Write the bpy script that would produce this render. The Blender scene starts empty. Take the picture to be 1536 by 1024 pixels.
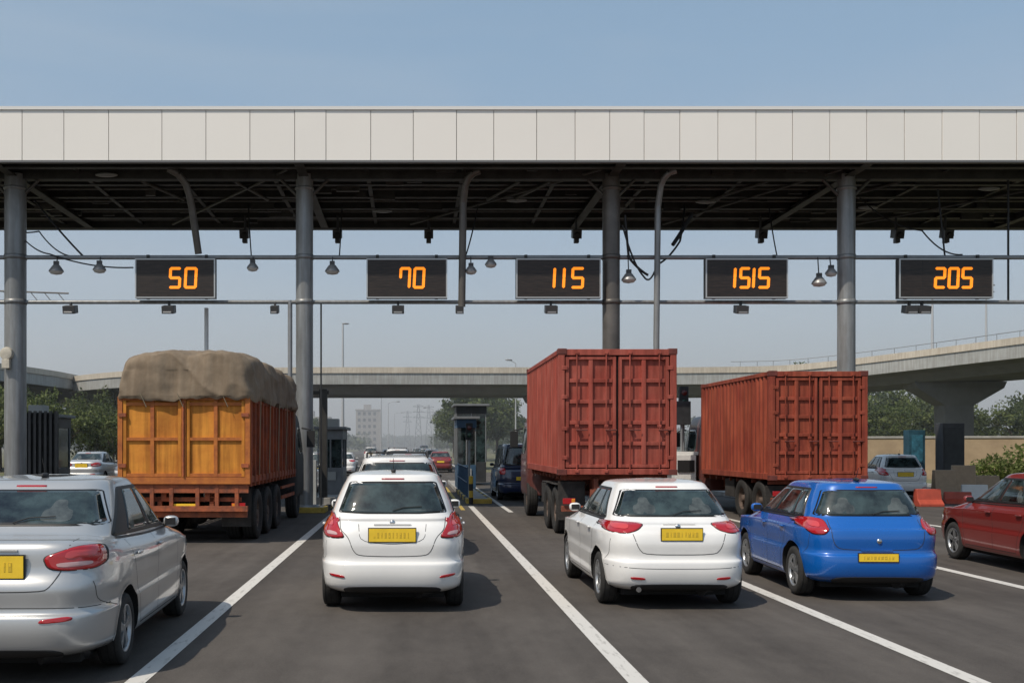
import bpy, bmesh, math, random
import numpy as np
from mathutils import Vector, Matrix, noise
from mathutils.bvhtree import BVHTree
random.seed(7); rng=np.random.default_rng(7)
scene=bpy.context.scene

# ------------------------------------------------------------------ materials
MATS={}
def mat(name,col,rough=0.6,metal=0.0,coat=0.0,var=0.0,vscale=4.0,bump=0.0,bscale=30.0,emit=None,estr=0.0,
        col2=None,stretch=(1,1,1),spec=0.5,contrast=(0.35,0.65),streak=0.0,rvar=0.0):
    if name in MATS: return MATS[name]
    m=bpy.data.materials.new(name); m.use_nodes=True
    nt=m.node_tree; b=nt.nodes['Principled BSDF']
    b.inputs['Base Color'].default_value=(*col,1)
    b.inputs['Roughness'].default_value=rough
    b.inputs['Metallic'].default_value=metal
    b.inputs['Specular IOR Level'].default_value=spec
    if coat: 
        b.inputs['Coat Weight'].default_value=coat; b.inputs['Coat Roughness'].default_value=0.05
    if emit:
        b.inputs['Emission Color'].default_value=(*emit,1); b.inputs['Emission Strength'].default_value=estr
    if var>0 or col2 or bump>0 or streak>0 or rvar>0:
        tc=nt.nodes.new('ShaderNodeTexCoord'); mp=nt.nodes.new('ShaderNodeMapping')
        mp.inputs['Scale'].default_value=stretch
        nt.links.new(tc.outputs['Object'],mp.inputs['Vector'])
    if var>0 or col2:
        n=nt.nodes.new('ShaderNodeTexNoise'); n.inputs['Scale'].default_value=vscale; n.inputs['Detail'].default_value=8
        n.inputs['Roughness'].default_value=0.65
        nt.links.new(mp.outputs[0],n.inputs['Vector'])
        r=nt.nodes.new('ShaderNodeValToRGB'); r.color_ramp.elements[0].position=contrast[0]; r.color_ramp.elements[1].position=contrast[1]
        if col2: a,c=col,col2
        else:
            a=tuple(x*(1-var) for x in col); c=tuple(min(1,x*(1+var)) for x in col)
        r.color_ramp.elements[0].color=(*a,1); r.color_ramp.elements[1].color=(*c,1)
        nt.links.new(n.outputs['Fac'],r.inputs['Fac']); out=r.outputs['Color']
        if streak>0:
            m2=nt.nodes.new('ShaderNodeMapping'); m2.inputs['Scale'].default_value=(7,7,.5); nt.links.new(tc.outputs['Object'],m2.inputs[0])
            n3=nt.nodes.new('ShaderNodeTexNoise'); n3.inputs['Scale'].default_value=1.3; n3.inputs['Detail'].default_value=6; nt.links.new(m2.outputs[0],n3.inputs['Vector'])
            r3=nt.nodes.new('ShaderNodeValToRGB'); r3.color_ramp.elements[0].position=.42; r3.color_ramp.elements[1].position=.62
            k=1-streak; r3.color_ramp.elements[0].color=(k,k*.97,k*.94,1); r3.color_ramp.elements[1].color=(1,1,1,1)
            nt.links.new(n3.outputs['Fac'],r3.inputs[0]); mx=nt.nodes.new('ShaderNodeMix'); mx.data_type='RGBA'; mx.blend_type='MULTIPLY'; mx.inputs['Factor'].default_value=1
            nt.links.new(out,mx.inputs['A']); nt.links.new(r3.outputs[0],mx.inputs['B']); out=mx.outputs['Result']
        nt.links.new(out,b.inputs['Base Color'])
    if rvar>0:
        n4=nt.nodes.new('ShaderNodeTexNoise'); n4.inputs['Scale'].default_value=2.5; n4.inputs['Detail'].default_value=6; nt.links.new(mp.outputs[0],n4.inputs['Vector'])
        mr=nt.nodes.new('ShaderNodeMapRange'); mr.inputs['To Min'].default_value=max(0,rough-rvar); mr.inputs['To Max'].default_value=rough+rvar; nt.links.new(n4.outputs['Fac'],mr.inputs['Value']); nt.links.new(mr.outputs[0],b.inputs['Roughness'])
    if bump>0:
        n2=nt.nodes.new('ShaderNodeTexNoise'); n2.inputs['Scale'].default_value=bscale; n2.inputs['Detail'].default_value=5
        nt.links.new(mp.outputs[0],n2.inputs['Vector'])
        bp=nt.nodes.new('ShaderNodeBump'); bp.inputs['Strength'].default_value=bump; bp.inputs['Distance'].default_value=0.02
        nt.links.new(n2.outputs['Fac'],bp.inputs['Height']); nt.links.new(bp.outputs[0],b.inputs['Normal'])
    MATS[name]=m; return m

# ------------------------------------------------------------------ mesh builder
class MB:
    def __init__(s): s.v=[]; s.f=[]; s.m=[]; s.sm=[]; s.mats=[]
    def mi(s,m):
        if m not in s.mats: s.mats.append(m)
        return s.mats.index(m)
    def add(s,vs,fs,m,smooth=False):
        o=len(s.v); s.v.extend([tuple(v) for v in vs]); k=s.mi(m)
        for f in fs: s.f.append(tuple(i+o for i in f)); s.m.append(k); s.sm.append(smooth)
    def box(s,c,d,m,rot=None,taper=1.0):
        x,y,z=d[0]/2,d[1]/2,d[2]/2
        vs=[(-x,-y,-z),(x,-y,-z),(x,y,-z),(-x,y,-z),(-x*taper,-y*taper,z),(x*taper,-y*taper,z),(x*taper,y*taper,z),(-x*taper,y*taper,z)]
        if rot is not None: vs=[rot@Vector(v) for v in vs]
        vs=[(v[0]+c[0],v[1]+c[1],v[2]+c[2]) for v in vs]
        s.add(vs,[(0,3,2,1),(4,5,6,7),(0,1,5,4),(1,2,6,5),(2,3,7,6),(3,0,4,7)],m)
    def bb(s,x0,x1,y0,y1,z0,z1,m): s.box(((x0+x1)/2,(y0+y1)/2,(z0+z1)/2),(abs(x1-x0),abs(y1-y0),abs(z1-z0)),m)
    def cyl(s,a,b,r,m,r2=None,n=14,caps=True,smooth=True):
        a=Vector(a);b=Vector(b);d=(b-a).normalized(); r2=r if r2 is None else r2
        u=d.orthogonal().normalized(); w=d.cross(u)
        vs=[];
        for k in range(n):
            t=2*math.pi*k/n; e=u*math.cos(t)+w*math.sin(t); vs.append(a+e*r)
        for k in range(n):
            t=2*math.pi*k/n; e=u*math.cos(t)+w*math.sin(t); vs.append(b+e*r2)
        s.add(vs,[(k,(k+1)%n,(k+1)%n+n,k+n) for k in range(n)],m,smooth)
        if caps:
            s.add(vs[:n],[tuple(range(n-1,-1,-1))],m); s.add(vs[n:],[tuple(range(n))],m)
    def tube(s,pts,r,m,n=8):
        for a,b in zip(pts[:-1],pts[1:]): s.cyl(a,b,r,m,n=n)
    def lathe(s,c,axis,prof,m,n=32,smooth=True):
        A={'x':(Vector((1,0,0)),Vector((0,1,0)),Vector((0,0,1))),'y':(Vector((0,1,0)),Vector((0,0,1)),Vector((1,0,0))),'z':(Vector((0,0,1)),Vector((1,0,0)),Vector((0,1,0)))}[axis]
        c=Vector(c); vs=[]
        for (o,r) in prof:
            for k in range(n):
                t=2*math.pi*k/n; vs.append(c+A[0]*o+A[1]*(r*math.cos(t))+A[2]*(r*math.sin(t)))
        fs=[]
        for j in range(len(prof)-1):
            for k in range(n): fs.append((j*n+k,j*n+(k+1)%n,(j+1)*n+(k+1)%n,(j+1)*n+k))
        s.add(vs,fs,m,smooth)
    def ell(s,c,r,m,n=20,k=12,pw=1.0):
        vs=[];fs=[]
        sg=lambda q:math.copysign(abs(q)**pw,q)
        for j in range(k+1):
            p=-math.pi/2+math.pi*j/k
            for i in range(n):
                t=2*math.pi*i/n
                vs.append((c[0]+r[0]*sg(math.cos(p))*sg(math.cos(t)),c[1]+r[1]*sg(math.cos(p))*sg(math.sin(t)),c[2]+r[2]*sg(math.sin(p))))
        for j in range(k):
            for i in range(n): fs.append((j*n+i,j*n+(i+1)%n,(j+1)*n+(i+1)%n,(j+1)*n+i))
        s.add(vs,fs,m,True)
    def mesh(s,name):
        me=bpy.data.meshes.new(name); me.from_pydata(s.v,[],s.f)
        for m in s.mats: me.materials.append(m)
        me.polygons.foreach_set('material_index',s.m); me.polygons.foreach_set('use_smooth',s.sm)
        me.update(); return me
    def obj(s,name,loc=(0,0,0),yaw=0,bevel=0,parent=None):
        return place(s.mesh(name),name,loc,yaw,bevel,parent)
def place(me,name,loc=(0,0,0),yaw=0,bevel=0,parent=None,scale=1):
    o=bpy.data.objects.new(name,me); scene.collection.objects.link(o); o.location=loc; o.rotation_euler=(0,0,yaw)
    o.scale=(scale,)*3 if not isinstance(scale,tuple) else scale
    if bevel:
        b=o.modifiers.new('bevel','BEVEL'); b.width=bevel; b.segments=2; b.limit_method='ANGLE'; b.angle_limit=math.radians(50)
    if parent: o.parent=parent
    return o
def empty(name,loc=(0,0,0)):
    e=bpy.data.objects.new(name,None); e.location=loc; scene.collection.objects.link(e); return e

# ------------------------------------------------------------------ common materials
M_tire=mat('tyre_rubber',(0.022,0.021,0.020),0.85,var=0.3,vscale=20,bump=0.3,bscale=60)
M_rim=mat('alloy_wheel',(0.42,0.43,0.44),0.35,0.8)
M_dark=mat('black_plastic',(0.015,0.015,0.016),0.6)
M_well=mat('wheel_well',(0.008,0.008,0.008),0.9)
M_glass=mat('tinted_glass',(0.022,0.034,0.034),0.05,spec=0.85,var=0.95,vscale=3.0)
M_seat=mat('interior_seen_through_glass',(0.065,0.075,0.072),0.08,spec=0.85,var=.5,vscale=6)
M_rub=mat('window_rubber',(0.01,0.01,0.01),0.5)
M_red=mat('tail_lamp_red',(0.36,0.008,0.012),0.12,coat=1.0,emit=(0.6,0.01,0.01),estr=0.04)
M_redb=mat('tail_lamp_inner',(0.55,0.05,0.05),0.15,coat=1.0)
M_clear=mat('lamp_clear',(0.55,0.34,0.34),0.1,coat=1.0)
M_plate=mat('number_plate_yellow',(0.84,0.56,0.035),0.5,var=0.06,vscale=9)
M_ink=mat('plate_ink',(0.60,0.40,0.03),0.6)
M_chrome=mat('chrome',(0.6,0.6,0.6),0.18,1.0)
M_seam=mat('panel_gap',(0.03,0.03,0.03),0.8)

# ------------------------------------------------------------------ cars
def pchip(xs,ys,x):
    xs=np.array(xs,float); ys=np.array(ys,float); h=np.diff(xs); d=np.diff(ys)/h; n=len(xs); m=np.zeros(n)
    m[0]=d[0]; m[-1]=d[-1]
    for i in range(1,n-1):
        if d[i-1]*d[i]>0: m[i]=2*d[i-1]*d[i]/(d[i-1]+d[i])
    i=np.clip(np.searchsorted(xs,x,side='right')-1,0,n-2); t=(x-xs[i])/h[i]
    return (2*t**3-3*t**2+1)*ys[i]+(t**3-2*t**2+t)*h[i]*m[i]+(-2*t**3+3*t**2)*ys[i+1]+(t**3-t**2)*h[i]*m[i+1]

def stack_surface(levels,N=112,sub=4):
    L=np.array(levels,float); K=len(L); xs=np.arange(K)
    T=np.linspace(0,K-1,(K-1)*sub+1)
    P=[pchip(xs,L[:,c],T) for c in range(L.shape[1])]
    th=np.arange(N)*2*math.pi/N; vs=[];fs=[]
    ct=np.cos(th); st=np.sin(th)
    for k in range(len(T)):
        z,r,f,w,dr,df,n=[p[k] for p in P]
        q=(np.abs(ct)**n+np.abs(st)**n)**(-1/n)
        x=ct*q*w; s=st*q; mid=(r+f)/2; y=mid+s*(f-r)/2
        zz=z+np.where(s>0,df*s**2,dr*s**2)
        vs+= list(zip(x.tolist(),y.tolist(),zz.tolist()))
    R=len(T)
    for k in range(R-1):
        for i in range(N): fs.append((k*N+i,k*N+(i+1)%N,(k+1)*N+(i+1)%N,(k+1)*N+i))
    fs.append(tuple(range(N-1,-1,-1))); fs.append(tuple((R-1)*N+i for i in range(N)))
    return vs,fs

def chaikin(p,it=3,closed=True):
    for _ in range(it):
        q=[];n=len(p)
        for i in range(n if closed else n-1):
            a=p[i];b=p[(i+1)%n]
            q.append((a[0]*.8+b[0]*.2,a[1]*.8+b[1]*.2)); q.append((a[0]*.2+b[0]*.8,a[1]*.2+b[1]*.8))
        if not closed: q=[p[0]]+q+[p[-1]]
        p=q
    return p

class Proj:
    def __init__(s,vs,fs): s.b=BVHTree.FromPolygons([Vector(v) for v in vs],fs)
    def hit(s,view,u,v,off):
        for k in range(80):
            if view=='rear': o,d=Vector((u,-4,v)),Vector((0,1,0))
            elif view=='front': o,d=Vector((u,12,v)),Vector((0,-1,0))
            elif view=='R': o,d=Vector((4,u,v)),Vector((-1,0,0))
            elif view=='L': o,d=Vector((-4,u,v)),Vector((1,0,0))
            loc,nor,i,dist=s.b.ray_cast(o,d)
            if loc is not None: return loc+nor*off
            if view in('rear','front'): u*=0.99
            else: v*=0.995
        return Vector((u,0,v))
    def patch(s,mb,view,poly,m,off=0.004,rings=7,ck=3,edge=True):
        p=chaikin(poly,ck) if ck else poly
        n=len(p); cx=sum(a[0] for a in p)/n; cy=sum(a[1] for a in p)/n
        vs=[s.hit(view,cx,cy,off)]; fs=[]
        for r in range(1,rings+1):
            t=r/rings
            for a in p: vs.append(s.hit(view,cx+(a[0]-cx)*t,cy+(a[1]-cy)*t,off))
        if edge:
            for a in p: vs.append(s.hit(view,a[0],a[1],-0.01))
            rings+=1
        for i in range(n): fs.append((0,1+i,1+(i+1)%n))
        for r in range(rings-1):
            for i in range(n): fs.append((1+r*n+i,1+(r+1)*n+i,1+(r+1)*n+(i+1)%n,1+r*n+(i+1)%n))
        a=vs[1]-vs[0]; b=vs[1+n//4]-vs[0]; nn=a.cross(b)
        want={'rear':Vector((0,-1,0)),'front':Vector((0,1,0)),'R':Vector((1,0,0)),'L':Vector((-1,0,0))}[view]
        if nn.dot(want)<0: fs=[tuple(reversed(f)) for f in fs]
        mb.add(vs,fs,m,True)
    def strip(s,mb,view,pts,m,w=0.007,off=0.0015,closed=False,smooth=2):
        p=chaikin(pts,smooth,closed) if smooth else pts
        q=[]
        for i in range(len(p) if closed else len(p)-1):
            a=p[i];b=p[(i+1)%len(p)]; k=max(1,int(math.hypot(b[0]-a[0],b[1]-a[1])/0.04))
            for j in range(k): q.append((a[0]+(b[0]-a[0])*j/k,a[1]+(b[1]-a[1])*j/k))
        if not closed: q.append(p[-1])
        n=len(q); vs=[]
        for i in range(n):
            a=q[(i-1)%n if closed else max(0,i-1)]; b=q[(i+1)%n if closed else min(n-1,i+1)]
            dx,dy=b[0]-a[0],b[1]-a[1]; l=math.hypot(dx,dy) or 1; nx,ny=-dy/l*w/2,dx/l*w/2
            vs.append(s.hit(view,q[i][0]+nx,q[i][1]+ny,off)); vs.append(s.hit(view,q[i][0]-nx,q[i][1]-ny,off))
        fs=[(2*i,2*i+1,2*((i+1)%n)+1,2*((i+1)%n)) for i in range(n if closed else n-1)]
        mb.add(vs,fs,m,True)

def dens(p,k=3):
    q=[]
    for i in range(len(p)):
        a=p[i];c=p[(i+1)%len(p)]
        for j in range(k): q.append((a[0]+(c[0]-a[0])*j/k,a[1]+(c[1]-a[1])*j/k))
    return q

def wheel(mb,cx,cy,r,w,side):
    s=side
    prof=[(-w/2*.8,r*.62),(-w/2,r*.72),(-w/2,r*.88),(-w/2*.86,r*.97),(-w/2*.6,r),(w/2*.6,r),(w/2*.86,r*.97),(w/2,r*.88),(w/2,r*.72),(w/2*.8,r*.64)]
    mb.lathe((cx,cy,r),'x',prof,M_tire,40)
    for g in(-.3,0,.3): mb.lathe((cx,cy,r),'x',[(w*g-.004,r+.0015),(w*g+.004,r+.0015)],M_well,40)
    mb.lathe((cx,cy,r),'x',[(-s*w*.3,0.001),(-s*w*.3,r*.62),(s*w*.42,r*.64)],M_dark,32)
    mb.lathe((cx,cy,r),'x',[(s*w*.30,r*.60),(s*w*.44,r*.62),(s*w*.47,r*.665),(s*w*.40,r*.68)],M_rim,40)
    mb.lathe((cx,cy,r),'x',[(s*w*.40,0.001),(s*w*.40,r*.13),(s*w*.25,r*.2)],M_rim,20)
    mb.lathe((cx,cy,r),'x',[(s*w*.05,0.001),(s*w*.05,r*.42)],mat('brake_disc',(0.2,0.19,0.18),0.4,0.8),24)
    for k in range(5):
        for dd in(-.13,.13):
            a=2*math.pi*k/5+dd
            R=Matrix.Rotation(a,3,'X')
            c=R@Vector((0,0,r*.36)); mb.box((cx+s*w*.34,cy+c.y,r+c.z),(w*.12,r*.10,r*.56),M_rim,R)

def car_mesh(name,paint,L=3.8,W=1.68,H=1.55,belt=0.98,dzr=0.0,trunk=0.16,roof_r=0.50,hood=1.0,wind=0.85,
             lamps=(),lampin=(),plate=(0.0,0.86,0.50,0.115),hatch=None,refl=(),win=None,roofrack=False,
             antenna=False,exhaust=False,nR=6.0,sliver=None,tumble=1.0,sh=0.0,wb=(0.72,0.78),crease=None,ms=.72,nT=4.6):
    hw=W/2; mb=MB(); tum=tumble
    b=belt; G=H-b-.06; rf=L-hood-wind
    def gy(t): return (trunk+.04)+(roof_r-trunk-.04)*(t**1.15)
    def gf(t): return (L-hood)+(rf-(L-hood))*(t**0.95)
    def gw(t): return hw-.085-sh-(0.20*tum)*t**1.35
    lv=[(.20,.26,L-.28,hw-.14,0,0,4.5),
        (.225,.12,L-.12,hw-.05,0,0,4.5),
        (.30,.035,L-.04,hw-.018,0,0,nR),
        (.44,.0,L,hw-.005,0,0,nR),
        (.545,.010,L-.01,hw,0,0,nR),
        (.572,.050,L-.03,hw-.004,0,0,nR),
        (.62,.058,L-.04,hw-.012,0,0,nR),
        (.74,.050,L-.08,hw-.002,dzr*.1,-.01,nR),
        (.86,.058+trunk*.1,L-.13,hw-.002,dzr*.3,-.04,nR),
        (b-.07,.07+min(trunk,.16)*.35,L-.24,hw-.022-sh*.3,dzr*.85,-.11,nR),
        (b-.015,.10+min(trunk,.16)*.5,L-.34,hw-.055-sh*.8,dzr,-.13,nR),
        (b+.012,trunk+.01,L-hood+.10,hw-.078-sh,dzr*.95,-.005,nR)]
    for t in(.12,.35,.6,.82): lv.append((b+.012+G*t,gy(t),gf(t),gw(t),dzr*.9*(1-t)**1.5,0,nR-.3-(nR-.3-nT)*t))
    lv+=[(H-.045,roof_r,rf,gw(.98)-.015,-.0,-.01,nT),
         (H-.022,roof_r+.06,rf-.12,gw(1)-.07,-.012,-.015,4.2),
         (H-.006,roof_r+.35,rf-.40,gw(1)*.60,-.01,-.01,3.5),
         (H,roof_r+.8,rf-.75,gw(1)*.22,0,0,3)]
    vs,fs=stack_surface(lv)
    P=Proj(vs,fs)
    me=bpy.data.meshes.new('tmpb'); me.from_pydata(vs,[],fs); me.update()
    ob=bpy.data.objects.new('tmpb',me); scene.collection.objects.link(ob)
    r=.305; yr,yf=wb[0],L-wb[1]
    cm=MB(); ar=r+.055
    for y in(yr,yf):
        for s in(-1,1):
            cm.cyl((s*(hw-.26),y,r+.015),(s*(hw+.2),y,r+.015),ar,M_well,n=48)
    bmc=bmesh.new(); tmpm=cm.mesh('tmpc'); bmc.from_mesh(tmpm); bmesh.ops.remove_doubles(bmc,verts=bmc.verts,dist=1e-5); bmesh.ops.recalc_face_normals(bmc,faces=bmc.faces); bmc.to_mesh(tmpm); bmc.free()
    oc=bpy.data.objects.new('tmpc',tmpm); scene.collection.objects.link(oc)
    md=ob.modifiers.new('b','BOOLEAN'); md.operation='DIFFERENCE'; md.object=oc; md.solver='EXACT'
    dg=bpy.context.evaluated_depsgraph_get(); ev=ob.evaluated_get(dg).to_mesh()
    V=[tuple(v.co) for v in ev.vertices]; F1=[];F2=[]
    for p in ev.polygons:
        c=p.center; arch=False
        for y in(yr,yf):
            dd=math.hypot(c.y-y,c.z-r-.015)
            if abs(dd-ar)<.012 and abs(c.x)<hw+.01 and abs(p.normal.x)<.35 and abs(c.x)>hw-.27: arch=True
            if dd<ar and abs(abs(c.x)-(hw-.26))<.01: arch=True
        (F2 if arch else F1).append(tuple(p.vertices))
    def sub(F,m,sm):
        used=sorted({i for f in F for i in f}); mp={o:k for k,o in enumerate(used)}
        mb.add([V[i] for i in used],[tuple(mp[i] for i in f) for f in F],m,sm)
    sub(F1,paint,True); 
    if F2: sub(F2,M_well,False)
    bpy.data.objects.remove(ob); bpy.data.objects.remove(oc)
    P.patch(mb,'rear',[(-hw*.62,.21),(hw*.62,.21),(hw*.66,.27),(hw*.55,.30),(-hw*.55,.30),(-hw*.66,.27)],M_dark,.004,5,2)
    mb.bb(-hw+.25,hw-.25,.35,L-.4,.14,.21,M_well)
    for y in(yr,yf):
        for s in(-1,1): wheel(mb,s*(hw-.125),y,r,.20,s)
    mb.cyl((-hw+.2,yr,r),(hw-.2,yr,r),.05,M_dark)
    mb.cyl((hw-.55,.30,.20),(hw-.25,.55,.20),.07,M_dark)
    if win is None:
        w0,w1=hw-.15-sh,hw-.30*tum-sh*.9
        win=[(-w0,b+.07+dzr),(w0,b+.07+dzr),(w1,H-.115),(-w1,H-.115)]
    wc=list(win); cy=sum(c for a,c in wc)/len(wc)
    P.patch(mb,'rear',dens(wc,5),M_rub,.003,9,2)
    P.patch(mb,'rear',dens([(a*.965,cy+(c-cy)*.90) for a,c in wc],5),M_glass,.006,9,2)
    # seat backs / head rests behind the screen
    zb0=wc[0][1]+.03; hh=(wc[2][1]-wc[0][1])
    for s in(-1,1):
        P.patch(mb,'rear',[(s*.20,zb0),(s*.46,zb0),(s*.45,zb0+hh*.30),(s*.39,zb0+hh*.36),(s*.37,zb0+hh*.60),(s*.27,zb0+hh*.60),(s*.25,zb0+hh*.36),(s*.20,zb0+hh*.30)],M_seat,.0063,4,2,edge=False)
    q=[P.hit('rear',x_,z_,.02) for x_,z_ in((.0,wc[0][1]+.012),(.12,wc[0][1]+.05),(.33,wc[0][1]+.06))]
    mb.tube(q,.005,M_dark,6)
    P.patch(mb,'rear',dens([(-.13,H-.092),(.13,H-.092),(.13,H-.080),(-.13,H-.080)]),M_red,.006,3,1)
    zt=H-.105; zb=b+.035
    for sd in('L','R'):
        ya=trunk+.42 if dzr<.05 else trunk+.30; yb=roof_r+.30; yc=L-hood-.16; yd=rf+.0
        full=[(ya,zb+dzr*.4),(yc,zb-.01),(yd-.0,zt),(yb,zt)]
        P.patch(mb,sd,dens(full,6),M_rub,.003,10,2)
        def lerp(t,zf):
            bx=ya+(yc-ya)*t; tx=yb+(yd-yb)*t; bz=zb+dzr*.4*(1-t); return (bx+(tx-bx)*zf,bz+(zt-bz)*zf)
        for t0,t1 in((.03,.18),(.21,.56),(.60,.96)):
            if t0==.03 and dzr>.05: continue
            P.patch(mb,sd,dens([lerp(t0,.07),lerp(t1,.07),lerp(t1,.92),lerp(t0,.92)],5),M_glass,.006,6,1)
        for t0,t1 in((.24,.33),(.66,.74)):
            P.patch(mb,sd,[lerp(t0,.08),lerp(t1,.08),lerp(t1-.01,.5),lerp(t0+.01,.6)],M_seat,.0063,3,2,edge=False)
        tB=.58; xB=lerp(tB,0)[0]; xA=lerp(.12,0)[0]; xC=lerp(.99,0)[0]
        P.strip(mb,sd,[(xB,zb),(xB-.01,.60),(xB,.30)],M_seam,.007)
        P.strip(mb,sd,[(xC,zb-.02),(xC+.05,.70),(xC-.02,.30)],M_seam,.007)
        P.strip(mb,sd,[(xA,zb),(yr+.28,.72),(yr+.40,.52),(yr+.47,.30)],M_seam,.007)
        P.strip(mb,sd,[(yr+.47,.285),(xC-.02,.285)],M_seam,.01,smooth=0)
        P.strip(mb,sd,[(.26,.80),(.30,.64),(yr-ar+.03,.56)],M_seam,.006)
        P.strip(mb,sd,[(ya+.05,zb-.012+dzr*.4),((ya+yc)/2,zb-.018),(yc,zb-.022)],M_rub,.018,.006)
        for hy in(xA+.22,xB+.10):
            h=P.hit(sd,hy,b-.10,.02); mb.ell(h,(.018,.085,.016),paint,12,8,.8)
        s=1 if sd=='R' else -1
        mp_=P.hit(sd,L-hood-.28,b+.05,0)
        mb.ell((mp_.x+s*.11,mp_.y,b+.06),(.11*ms,.05,.08*ms),paint,16,10,.75)
        mb.box((mp_.x+s*.11,mp_.y-.046,b+.06),(.15*ms,.01,.10*ms),M_dark)
        mb.cyl((mp_.x-s*.02,mp_.y,b+.0),(mp_.x+s*.06,mp_.y,b+.045),.02,M_dark)
        for y in(yr,yf):
            pts=[]
            for k in range(0,25):
                a=math.radians(-8+196*k/24); pts.append((y+(ar+.010)*math.cos(a),r+.015+(ar+.010)*math.sin(a)))
            P.strip(mb,sd,pts,paint,.018,.008,smooth=0)
    P.patch(mb,'front',dens([(-hw+.14,b+.10),(hw-.14,b+.10),(hw-.30,H-.10),(-hw+.30,H-.10)],5),M_glass,.004,9,2)
    for s in(-1,1):
        P.patch(mb,'front',[(s*(hw-.08),.72),(s*(hw-.42),.66),(s*(hw-.42),.56),(s*(hw-.1),.58)],mat('head_lamp',(.6,.6,.62),.1,coat=1),.006,4,2)
    P.patch(mb,'front',[(-.45,.36),(.45,.36),(.5,.52),(-.5,.52)],M_dark,.004,4,2)
    for poly in lamps:
        for s in(-1,1):
            cxx=sum(p[0] for p in poly)/len(poly); czz=sum(p[1] for p in poly)/len(poly)
            P.patch(mb,'rear',[(s*(cxx+(x-cxx)*1.06),czz+(z-czz)*1.08) for x,z in poly],M_seam,.0025,7,2)
            P.patch(mb,'rear',[(s*x,z) for x,z in poly],M_red,.012,7,2)
    for poly,mm in lampin:
        for s in(-1,1): P.patch(mb,'rear',[(s*x,z) for x,z in poly],mm,.0165,5,2,edge=False)
    if sliver:
        for sd in('L','R'): P.patch(mb,sd,sliver,M_red,.011,5,2)
    if hatch: P.strip(mb,'rear',hatch,M_seam,.008,.0015)
    if crease:
        for c in crease: P.strip(mb,'rear',c,M_seam,.006,.0015)
    for poly in refl:
        for s in(-1,1): P.patch(mb,'rear',[(s*x,z) for x,z in poly],M_red,.008,3,2)
    px,pz,pw,ph=plate
    pt=P.hit('rear',px,pz+ph/2,0).y; pb=P.hit('rear',px,pz-ph/2,0).y; pm=P.hit('rear',px,pz,0).y
    yy=min(pt,pb,pm)-.010
    mb.box((px,yy+.012,pz),(pw+.02,.02,ph+.02),M_dark); mb.box((px,yy,pz),(pw,.014,ph),M_plate)
    x0=px-pw/2+.06
    while x0<px+pw/2-.06:
        wch=random.choice((.020,.028,.010))
        if random.random()<.85: mb.box((x0,yy-.008,pz),(wch,.003,ph*.42),M_ink)
        if random.random()<.5: mb.box((x0,yy-.0098,pz+random.choice((-.1,.1))*ph),(wch*.5,.002,ph*.14),M_plate)
        x0+=.042
    q=P.hit('rear',px,pz+ph/2+.035,.006); mb.box(q,(pw*.8,.02,.016),paint)
    q=P.hit('rear',0,min(b-.03+dzr*.6,pz+.19),.0); mb.lathe((q.x,q.y,q.z),'y',[(-.012,.001),(-.012,.026),(0,.032)],M_chrome,20)
    if antenna:
        mb.ell((0,roof_r+.30,H-.0),(.03,.09,.025),M_dark,12,8); mb.cyl((0,roof_r+.33,H),(0,roof_r+.22,H+.15),.005,M_dark,.003,8)
    if roofrack:
        for s in(-1,1):
            xx=s*(gw(1)-.08); mb.tube([(xx,roof_r+.15,H-.03),(xx,roof_r+.25,H+.045),(xx,rf-.35,H+.045),(xx,rf-.25,H-.03)],.016,M_dark)
        for yy in(roof_r+.5,rf-.6): mb.bb(-gw(1)+.08,gw(1)-.08,yy,yy+.05,H+.03,H+.055,M_dark)
    if exhaust: mb.cyl((-hw+.38,.06,.235),(-hw+.38,.3,.235),.03,M_chrome)
    return mb.mesh(name)

P_white=mat('white_paint',(0.76,0.75,0.73),0.38,coat=1.0,var=0.025,vscale=3,rvar=.08)
P_blue=mat('blue_paint',(0.004,0.105,0.42),0.28,0.1,coat=1.0,rvar=.06)
P_silver=mat('silver_paint',(0.48,0.485,0.485),0.34,0.5,coat=1.0,var=0.03,vscale=2,rvar=.06)
P_red=mat('dark_red_paint',(0.20,0.018,0.015),0.3,0.1,coat=1.0)
P_navy=mat('navy_paint',(0.015,0.025,0.07),0.3,0.1,coat=1.0)
P_grey=mat('grey_paint',(0.16,0.17,0.18),0.3,0.4,coat=1.0)

me_w1=car_mesh('white_hatchback',P_white,L=3.75,W=1.68,H=1.57,belt=1.03,trunk=.17,roof_r=.50,hood=.95,wind=.85,sh=.02,
    lamps=[[(.66,1.09),(.74,1.11),(.78,1.04),(.795,.90),(.76,.845),(.64,.835),(.53,.845),(.61,.96)]],
    lampin=[([(.67,1.05),(.72,1.06),(.74,.97),(.66,.96)],M_redb),([(.63,.90),(.73,.915),(.73,.875),(.60,.865)],M_clear)],
    plate=(0,.87,.52,.145),
    hatch=[(-.60,1.06),(-.585,.93),(-.49,.84),(-.44,.70),(-.38,.64),(0,.63),(.38,.64),(.44,.70),(.49,.84),(.585,.93),(.60,1.06)],
    crease=[[(-.38,.985),(-.36,.80),(0,.765),(.36,.80),(.38,.985)]],
    refl=[[(.52,.395),(.69,.415),(.71,.445),(.54,.425)]],antenna=True,
    sliver=[(.25,1.06),(.37,1.03),(.33,.93),(.25,.89)],win=[(-.62,1.11),(-.3,1.095),(.3,1.095),(.62,1.11),(.50,1.455),(-.50,1.455)])
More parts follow.
